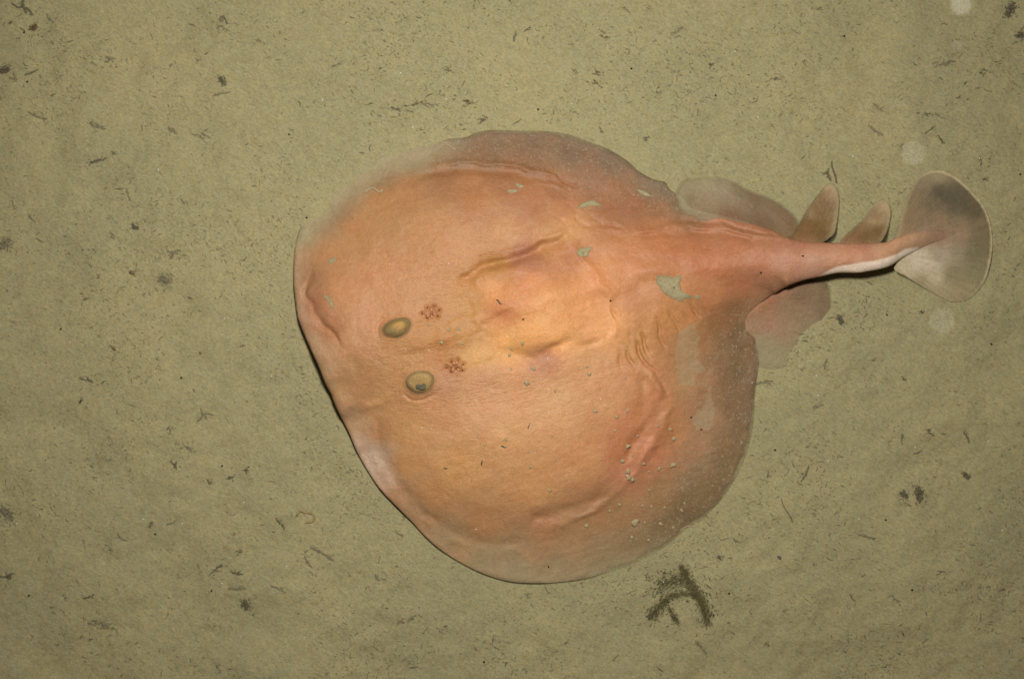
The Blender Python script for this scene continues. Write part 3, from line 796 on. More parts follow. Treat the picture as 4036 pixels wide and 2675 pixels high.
def eye_mesh(px, py, a, b, ang, prof, cols, name, parent, mat, off=(0, 0)):
    """oval dome: prof = [(radius 0..1, height px)], cols = [(radius, rgb)]"""
    ctr, nrm = on_body(px, py)
    f = (CAM_H - ctr.z) / CAM_H
    n, m = 30, 56
    V, F, C = [], [], []
    rs = np.linspace(0, 1, n)
    pr = np.array(prof, float)
    hr = np.interp(rs, pr[:, 0], pr[:, 1])
    lit = float(level(np.array(px), np.array(py)))
    skin = albedo_map(np.array([[float(px)]]), np.array([[float(py)]]), BCOL)[0, 0] * TONE
    cr = np.array([c[0] for c in cols]); cc = 0.95 * np.array([lin(c[1]) for c in cols]) / lit
    cc[-1] = skin; cc[-2] = 0.75 * skin + 0.25 * cc[-2]
    ca, sa = math.cos(ang), math.sin(ang)
    for i, r in enumerate(rs):
        for j in range(m):
            th = 2 * math.pi * j / m
            rr = r * (1 + 0.05 * math.sin(2 * th + 1) + 0.035 * math.sin(3 * th))
            u, v = a * rr * math.cos(th), b * rr * math.sin(th)
            x = (u * ca - v * sa); y = (u * sa + v * ca)
            zz = hr[i] + (0.8 * math.sin(5 * th + r * 7) if 0.4 < r < 0.95 else 0)
            q, _ = on_body(px + x, py - y)
            q = q - ctr
            k = 0.35 + 0.65 * float(sstep(0.45, 0.9, r))
            V.append((q.x, q.y, q.z * k + zz * S))
            ro = math.hypot(r * math.cos(th) - off[0] * (1 - r), r * math.sin(th) - off[1] * (1 - r))
            C.append([np.interp(ro + 0.04 * math.sin(2 * th + 0.6), cr, cc[:, k]) for k in range(3)] + [1])
    for i in range(n - 1):
        for j in range(m):
            F.append((i * m + j, (i + 1) * m + j, (i + 1) * m + (j + 1) % m, i * m + (j + 1) % m))
    me = bpy.data.meshes.new(name)
    me.from_pydata(V, [], F)
    me.polygons.foreach_set('use_smooth', [True] * len(F))
    me.materials.append(mat)
    at = me.attributes.new('pigment', 'FLOAT_COLOR', 'POINT')
    at.data.foreach_set('color', np.array(C, np.float32).ravel())
    o = link(bpy.data.objects.new(name, me), parent)
    o.location = ctr
    return o

def eye_material():
    t = NT('eye')
    c = t.coords()
    col = t.mix(1.0, t.attr('pigment'), t.ramp(t.noise(c, 900, 3, 0.6, 0.4), 0.25, 0.75, 0.82, 1.15), 'MULTIPLY')
    return t.done(col, 0.6, 0.12, t.bump(t.noise(c, 700, 2), 0.0004, 0.6))
M_EYE = eye_material()
M_PUPIL = plain('pupil', (0.10, 0.092, 0.062), 0.7, 0.3, spec=0.05)

e1 = eye_mesh(1561, 1295, 72, 46, R(22), [(0, 15), (0.3, 14), (0.55, 9), (0.7, 4), (0.76, 2.5), (0.85, 2.5), (0.93, 1.4), (1, -0.6)],
              [(0, (196, 150, 90)), (0.3, (186, 143, 84)), (0.4, (160, 130, 80)), (0.5, (150, 125, 80)), (0.66, (142, 118, 78)), (0.75, (126, 104, 70)), (0.82, (156, 120, 84)), (0.9, (184, 136, 98)), (1.0, (194, 143, 104))],
              'eye', ray, M_EYE, off=(0.35, 0.25))
tag(e1, 'upper eye, half closed, ochre with an olive rim')
e2 = eye_mesh(1656, 1505, 68, 55, R(12), [(0, 15), (0.4, 13), (0.65, 7), (0.75, 3), (0.8, 2), (0.87, 2.6), (0.94, 1.4), (1, -0.6)],
              [(0, (160, 128, 82)), (0.4, (172, 138, 88)), (0.55, (182, 150, 98)), (0.66, (166, 136, 92)), (0.74, (156, 128, 88)), (0.79, (132, 108, 74)), (0.84, (164, 126, 88)), (0.91, (186, 138, 98)), (1.0, (194, 143, 104))], 'eye', ray, M_EYE)
tag(e2, 'lower eye, open, with a dark two lobed pupil')

def blob(name, loc, rx, ry, rz, ang, mat, parent=None, rough=0.25, seed=0, rel=False, seg=(10, 7)):
    """irregular lump"""
    rn = random.Random(seed)
    n, m = seg[1], seg[0]
    ph = [rn.uniform(0, 6.28) for _ in range(6)]
    V = [(0, 0, rz)]
    for i in range(1, n):
        la = math.pi * i / n
        for j in range(m):
            lo_ = 2 * math.pi * j / m
            k = 1 + rough * (0.5 * math.sin(2 * lo_ + ph[0]) + 0.4 * math.sin(3 * lo_ + ph[1] + la) + 0.35 * math.sin(5 * lo_ + ph[2]) * math.sin(la * 3 + ph[3]) + rn.uniform(-0.4, 0.4))
            V.append((rx * k * math.sin(la) * math.cos(lo_), ry * k * math.sin(la) * math.sin(lo_), rz * math.cos(la) * (1 + rough * rn.uniform(-0.5, 0.5))))
    V.append((0, 0, -rz))
    F = [(0, 1 + j, 1 + (j + 1) % m) for j in range(m)]
    for i in range(n - 2):
        for j in range(m):
            a = 1 + i * m + j; b = 1 + i * m + (j + 1) % m
            F.append((a, a + m, b + m, b))
    L = len(V) - 1
    F += [(L, 1 + (n - 2) * m + (j + 1) % m, 1 + (n - 2) * m + j) for j in range(m)]
    me = bpy.data.meshes.new(name)
    me.from_pydata(V, [], F)
    me.polygons.foreach_set('use_smooth', [True] * len(F))
    me.materials.append(mat)
    o = link(bpy.data.objects.new(name, me), parent)
    o.location = loc
    o.rotation_euler = (0, 0, ang)
    return o

def join_blobs(name, specs, mat, parent, loc):
    V, F = [], []
    for (x, y, z, rx, ry, rz) in specs:
        b0 = len(V)
        n, m = 8, 14
        for i in range(n + 1):
            la = math.pi * i / n
            for j in range(m):
                lo_ = 2 * math.pi * j / m
                V.append((x + rx * math.sin(la) * math.cos(lo_), y + ry * math.sin(la) * math.sin(lo_), z + rz * math.cos(la)))
        for i in range(n):
            for j in range(m):
                F.append((b0 + i * m + j, b0 + (i + 1) * m + j, b0 + (i + 1) * m + (j + 1) % m, b0 + i * m + (j + 1) % m))
    return mesh_obj(name, [(v[0] + loc[0], v[1] + loc[1], v[2] + loc[2]) for v in V], F, mat, parent, origin=loc)

# pupil: two dark lobes low in the open eye
pu = join_blobs('pupil', [(-8 * S, 0, 0, 12 * S, 11 * S, 2.5 * S), (8 * S, 1 * S, 0, 12 * S, 13 * S, 2.5 * S), (0, -4 * S, -0.3 * S, 13 * S, 9 * S, 2.5 * S)], M_PUPIL, e2, (0, 0, 0))
pu.location = (3 * S, -17 * S, 12.4 * S)

def tube(V, F, pts, rads, sides=6):
    """append a tapered tube along world points"""
    pts = [Vector(p) for p in pts]
    b0 = len(V)
    for i, p in enumerate(pts):
        d = (pts[min(i + 1, len(pts) - 1)] - pts[max(i - 1, 0)])
        d = d.normalized() if d.length > 0 else Vector((1, 0, 0))
        u = d.cross(Vector((0, 0, 1)))
        u = u.normalized() if u.length > 1e-6 else Vector((1, 0, 0))
        w = u.cross(d)
        for j in range(sides):
            t = 2 * math.pi * j / sides
            q = p + (u * math.cos(t) + w * math.sin(t)) * rads[i]
            V.append((q.x, q.y, q.z))
    for i in range(len(pts) - 1):
        for j in range(sides):
            F.append((b0 + i * sides + j, b0 + i * sides + (j + 1) % sides, b0 + (i + 1) * sides + (j + 1) % sides, b0 + (i + 1) * sides + j))
    F.append(tuple(b0 + j for j in range(sides))[::-1])
    F.append(tuple(b0 + (len(pts) - 1) * sides + j for j in range(sides)))

M_PIT_SHADE = plain('spiracle_pit_shade', (0.12, 0.05, 0.024), 0.7, 0.3)
M_FRINGE = plain('spiracle_fringe', (0.44, 0.20, 0.095), 0.5, 0.35)
def spiracle(px, py, seed):
    ctr, nrm = on_body(px, py)
    rn = random.Random(seed)
    def at(u, v, h=0.0):
        q, _ = on_body(px + u, py + v)
        return q - ctr + Vector((0, 0, h * S))
    # dark lumps in the pits between the papillae, shade of their depth painted in
    specs = []
    for dx, dy in ((-36, 4), (-16, -18), (10, -24), (30, -8), (26, 16), (2, 8), (-20, 20)):
        c = at(dx, dy, 0.4)
        specs.append((c.x, c.y, c.z, rn.uniform(6, 12) * S, rn.uniform(5, 9) * S, 1.2 * S))
    o = join_blobs('spiracle', specs, M_PIT_SHADE, ray, tuple(ctr))
    V, F = [], []
    for a, r0, r1 in ((0.2, 26, 5), (1.2, 24, 8), (2.2, 28, 6), (3.3, 24, 10), (4.3, 22, 6), (5.3, 26, 9)):
        a += rn.uniform(-0.5, 0.5)
        pts = [at((r0 + (r1 - r0) * t) * math.cos(a + 0.3 * t), (r0 + (r1 - r0) * t) * math.sin(a + 0.3 * t), -1.0 + 4.0 * math.sin(t * 2.4)) for t in (0, 0.25, 0.5, 0.75, 1)]
        w = rn.uniform(0.55, 1.15)
        tube(V, F, pts, [3 * S * w, 5.0 * S * w, 5.4 * S * w, 4.6 * S * w, 2.4 * S * w], 7)
    fr = mesh_obj('papilla_fringe', V, F, M_FRINGE, o)
    return o
s1 = spiracle(1700, 1232, 3)
s2 = spiracle(1796, 1444, 8)

# ------------------------------------------------------------------ mud and scraps lying on the ray
def patch(pts, label, lift=3.0, mat=M_PATCH, cat='mud patch', group='mud patches on the ray'):
    ol = catmull(pts, True, 10)
    # ragged rim
    c = ol.mean(0)
    wob = np.array([1 + 0.14 * vnoise(np.array(p[0]), np.array(p[1]), 14, 4) + 0.1 * vnoise(np.array(p[0]), np.array(p[1]), 5, 7) for p in ol])[:, None]
    ol = c + (ol - c) * wob
    n, m = 7, len(ol)
    V, F = [], []
    cp, _ = on_body(*c)
    for i in range(n):
        r = i / (n - 1)
        for j in range(m):
            p = c + (ol[j] - c) * (0.02 + 0.98 * r)
            q, nn = on_body(p[0], p[1])
            h = lift * (1 - r ** 6) + 1.4 * float(vnoise(np.array(p[0]), np.array(p[1]), 14, 6)) * (r < 0.95) - (1.2 if i == n - 1 else 0)
            V.append((q.x - cp.x, q.y - cp.y, q.z + h * S - cp.z))
    for i in range(n - 1):
        for j in range(m):
            F.append((i * m + j, (i + 1) * m + j, (i + 1) * m + (j + 1) % m, i * m + (j + 1) % m))
    F.append(tuple(range(m))[::-1])
    F = [f[::-1] for f in F]
    me = bpy.data.meshes.new('mud_patch'); me.from_pydata(V, [], F)
    me.attributes.new('fade', 'FLOAT', 'POINT').data.foreach_set('value', np.repeat(0.93 - 0.6 * np.linspace(0, 1, n) ** 6, m).astype(np.float32))
    me.polygons.foreach_set('use_smooth', [True] * len(F)); me.materials.append(mat)
    o = link(bpy.data.objects.new('mud_patch', me)); o.location = cp
    return tag(o, label, cat, group)

patch([(2582, 1087), (2604, 1082), (2650, 1086), (2687, 1085), (2684, 1115), (2692, 1148), (2731, 1170), (2705, 1184), (2681, 1192), (2654, 1181), (2610, 1153), (2588, 1120)],
      'largest mud patch, shield shaped, on the back just before the tail')
patch([(2272, 818), (2297, 799), (2341, 788), (2379, 811), (2330, 812), (2275, 824)], 'wedge shaped mud patch behind the upper lobe near the top margin')
patch([(2269, 994), (2291, 975), (2335, 975), (2324, 991), (2316, 1010), (2297, 1016), (2275, 1005)], 'hook shaped mud patch at the upper end of the yellow ridge')
patch([(2508, 744), (2539, 752), (2571, 774), (2544, 774), (2517, 758)], 'narrow slanting strip of mud on the brown upper rear margin')
patch([(1998, 748), (2035, 745), (2045, 755), (2010, 762)], 'lower of two small mud smears near the upper lobe rim', 1.5)
patch([(2031, 720), (2066, 732), (2054, 742), (2036, 734)], 'upper of two small mud smears near the upper lobe rim', 1.5)
patch([(1290, 1030), (1305, 1018), (1325, 1012), (1318, 1030), (1300, 1042)], 'small oval mud smear on the front of the upper lobe', 1.2)
patch([(1268, 1156), (1295, 1165), (1316, 1200), (1322, 1224), (1306, 1208), (1292, 1186)], 'crescent of greenish mud on the snout above the eyes', 1.2)
patch([(2735, 1165), (2760, 1162), (2755, 1178), (2738, 1180)], 'tiny mud dab at the lower tip of the shield shaped patch', 1.5)

def crumb(px, py, r, seed):
    q, n = on_body(px, py)
    rn = random.Random(seed)
    o = blob('mud_crumb', q + Vector((0, 0, r * 0.25 * S)), r * S * rn.uniform(0.8, 1.25), r * S * rn.uniform(0.65, 1.0), r * 0.35 * S, rn.uniform(0, 3), M_CRUMB, rough=0.38, seed=seed)
    return o
CR = [(2060,1353,8),(2011,1375,6),(2008,1400,9),(2104,1452,9),(2324,1474,8),(2080,1509,12),(2016,1452,5),(2316,1446,7),(2464,1487,6),(2187,1540,8),(2343,1622,9),(2429,1644,8),(2475,1619,9),
 (2514,1715,7),(2596,1677,8),(2473,1759,12),(2423,1699,7),(2497,1795,7),(2453,1817,10),(2538,1825,9),(2478,1880,14),(2490,1888,12),(2654,1831,13),(2596,1847,8),(2654,1729,10),(2640,1693,9),
 (2475,1853,8),(2467,1861,6),(1812,1293,9),(1766,1300,7),(1691,1281,7),(1738,1349,9),(1821,1354,8),(1777,1389,5),(2017,1377,6),(2061,1354,7),(2077,1510,9),(2103,1454,8),(1994,1731,8),
 (1912,1754,6),(2454,1817,9),(2479,1855,12),(2479,1884,10),(2504,2055,16),(2168,1931,9),(2311,2068,9),(2555,2125,8),(2688,2011,9),(2606,2061,10),(2650,2080,8),(2492,2118,8),(2543,2058,6),
 (2597,1846,7),(1864,1890,6),(2568,1995,7),(2080,1779,6),(2090,1838,7),(2440,1990,8),(2400,2010,6),(2530,1990,7),(2620,2000,8),(2560,1930,6),(2700,1985,7),(2350,1690,5),(2560,1860,6),(2180,1720,5)]
for i, (x, y, r) in enumerate(CR):
    o = crumb(x + random.uniform(-3, 3), y + random.uniform(-3, 3), r * 0.85, 100 + i)
    tag(o, 'small grey crumb of mud lying on the back of the ray', 'mud crumb', 'mud crumbs scattered on the ray')

def sliver(px, py, l, w, ang, label, mat=M_DARK):
    q, n = on_body(px, py)
    V, F = [], []
    pts = []
    for t in (-0.5, -0.2, 0.15, 0.5):
        x, y = px + l * t * math.cos(ang), py - l * t * math.sin(ang) + 2 * math.sin(t * 9)
        a, _ = on_body(x, y)
        pts.append(a + Vector((0, 0, w * 0.6 * S)))
    tube(V, F, pts, [w * 0.4 * S, w * S, w * 0.9 * S, w * 0.3 * S], 6)
    o = mesh_obj('plant_sliver', V, F, mat, None, origin=tuple(q))
    return tag(o, label, 'debris', 'dark slivers on the ray')
sliver(1967, 1190, 34, 3.5, R(-45), 'black sliver of plant lying on the yellow hump')
sliver(1985, 1760, 24, 3.2, R(-15), 'dark sliver in the middle of the lower lobe')
sliver(1756, 1845, 17, 2.8, R(-5), 'short reddish dark sliver on the lower lobe towards the snout', M_BROWN)
sliver(1899, 1821, 20, 3, R(80), 'small upright brown fleck on the lower lobe', M_BROWN)
sliver(2085, 1677, 26, 2.4, R(70), 'thin grey hair like sliver on the lower lobe', M_GREY)

def thread_on_ray():
    p = catmull([(1440, 757), (1455, 746), (1472, 741), (1484, 750), (1496, 757), (1511, 748)], False, 5)
    pts = [on_body(x, y)[0] + Vector((0, 0, 2 * S)) for x, y in p]
    V, F = [], []
    tube(V, F, pts, [3.6 * S] * len(pts), 6)
    o = mesh_obj('worm_cast', V, F, M_THREAD, None, origin=tuple(pts[0]))
    tag(o, 'pale squiggle of mud curled on the upper lobe edge', 'worm cast')
thread_on_ray()
def flap():
    p = catmull([(1682, 546), (1710, 556), (1745, 562), (1775, 578), (1795, 590)], False, 5)
    pts = [on_body(x, y)[0] + Vector((0, 0, 1.2 * S)) for x, y in p]
    V, F = [], []
    tube(V, F, pts, [2.4 * S] * len(pts), 6)
    o = mesh_obj('mud_thread', V, F, M_THREAD, None, origin=tuple(pts[0]))
    tag(o, 'thin pale thread of mud along the upper edge of the disc', 'mud thread')
flap()

# ------------------------------------------------------------------ debris on the mud
def gz(px, py):
    gx, gy, h = _GH
    u = min(max((px - gx[0]) / 7.5, 0), len(gx) - 1.001); v = min(max((py - gy[0]) / 7.5, 0), len(gy) - 1.001)
    i, j = int(u), int(v); fu, fv = u - i, v - j
    return float((h[j, i] * (1 - fu) + h[j, i + 1] * fu) * (1 - fv) + (h[j + 1, i] * (1 - fu) + h[j + 1, i + 1] * fu) * fv) * S

def gp(px, py, dz_=0.0):
    z = gz(px, py) + dz_
    return Vector(((px - 2018) * S, (1337.5 - py) * S, z))

def debris(px, py, kind, size, ang, label, mat):
    rn = random.Random(int(px * 7 + py))
    V, F = [], []
    ca, sa = math.cos(R(ang)), -math.sin(R(ang))
    def tubeS(V, F, pts, rads, sides):
        tube(V, F, pts, [r * S for r in rads], sides)
    def P(u, v, h=0.0):
        return gp(px + u * ca - v * sa, py + u * sa + v * ca, h * S)
    def fibres(path, n, spread, lmin, lmax, wmin, wmax, turn=0.5, hmax=2.0):
        """many short rotted fibres strewn along a path of (u, v) points"""
        L = len(path) - 1
        for _ in range(n):
            t = rn.random() * L; i = min(int(t), L - 1); f = t - i
            u = path[i][0] * (1 - f) + path[i + 1][0] * f; v = path[i][1] * (1 - f) + path[i + 1][1] * f
            a = math.atan2(path[i + 1][1] - path[i][1], path[i + 1][0] - path[i][0]) + rn.gauss(0, turn)
            taper = 0.35 + 0.65 * math.sin(math.pi * (0.1 + 0.8 * t / L))
            u += rn.gauss(0, spread * taper); v += rn.gauss(0, spread * taper)
            l = rn.uniform(lmin, lmax); w = rn.uniform(wmin, wmax); k = rn.gauss(0, 0.5)
            h = rn.random() * hmax
            tubeS(V, F, [P(u + l * q * math.cos(a + k * q), v + l * q * math.sin(a + k * q), h + w * 0.4) for q in (-0.5, 0, 0.5)], [w * 0.4, w, w * 0.35], 5)
    def bent(l, b, n=4):
        ph = rn.uniform(0, 6)
        return [(l * (i / n - 0.5), b * math.sin(ph + 2.6 * i / n)) for i in range(n + 1)]
    if kind == 'twig':
        fibres(bent(size, size * 0.09), int(10 + size * 0.5), size * 0.02 + 0.7, size * 0.06, size * 0.26, 0.7, 1.6 + size * 0.008, 0.42)
        fibres(bent(size * 1.3, size * 0.15), int(size * 0.22), size * 0.07, 3, 9, 0.6, 1.2, 0.9)
        if rn.random() < 0.6:
            u = rn.uniform(-0.3, 0.3) * size; a = rn.choice((-1, 1)) * rn.uniform(0.4, 1.0)
            fibres([(u, 0), (u + size * 0.28 * math.cos(a), size * 0.28 * math.sin(a))], int(4 + size * 0.1), 1.2, 5, 12, 0.8, 1.6, 0.3)
        name, cat, grp = 'twig', 'twig', 'twigs lying on the mud'
    elif kind == 'branch':
        for a, l in ((0, 0.5), (2.5, 0.45), (-2.2, 0.35), (0.7, 0.28)):
            a += rn.uniform(-0.3, 0.3)
            fibres([(0, 0), (size * l * 0.5 * math.cos(a), size * l * 0.5 * math.sin(a)), (size * l * math.cos(a + 0.25), size * l * math.sin(a + 0.25))],
                   int(6 + size * 0.2), 1.2 + size * 0.012, size * 0.08, size * 0.24, 0.9, 2.0, 0.25)
        fibres([(-4, 0), (4, 0)], 8, 3, 5, 10, 1.2, 2.4, 1.0)
        name, cat, grp = 'forked_twig', 'twig', 'forked twigs lying on the mud'
    elif kind == 'frag':
        for k in range(3 + int(size / 24)):
            u, v = size * rn.gauss(0, 0.26), min(size, 50) * rn.gauss(0, 0.13)
            b = min(size, 60) * rn.uniform(0.18, 0.5)
            fibres([(u + x, v + y) for x, y in bent(b, b * 0.12)], int(5 + b * 0.5), 0.8 + b * 0.05, b * 0.15, b * 0.45, 0.8, 1.9, 0.45)
        for k in range(int(size * 0.35)):
            u, v = size * rn.gauss(0, 0.36), min(size, 60) * rn.gauss(0, 0.22)
            fibres([(u - 2, v), (u + 2, v)], 1, 0.5, 3, 8, 0.7, 1.4, 0.6)
        name, cat, grp = 'plant_fragment', 'debris', 'plant fragments on the mud'
    elif kind == 'tuft':
        fibres(bent(size * 0.55, size * 0.12), int(40 + size), size * 0.13, 5, 8 + size * 0.13, 0.9, 2.2, 0.6, 5)
        fibres(bent(size * 0.9, size * 0.2), int(20 + size * 0.6), size * 0.24, 4, 11, 0.7, 1.4, 0.7, 2)
        name, cat, grp = 'detritus_tuft', 'debris', 'dark tufts of detritus on the mud'
    o = mesh_obj(name, V, F, mat, None, origin=tuple(gp(px, py)))
    return tag(o, label, cat, grp)

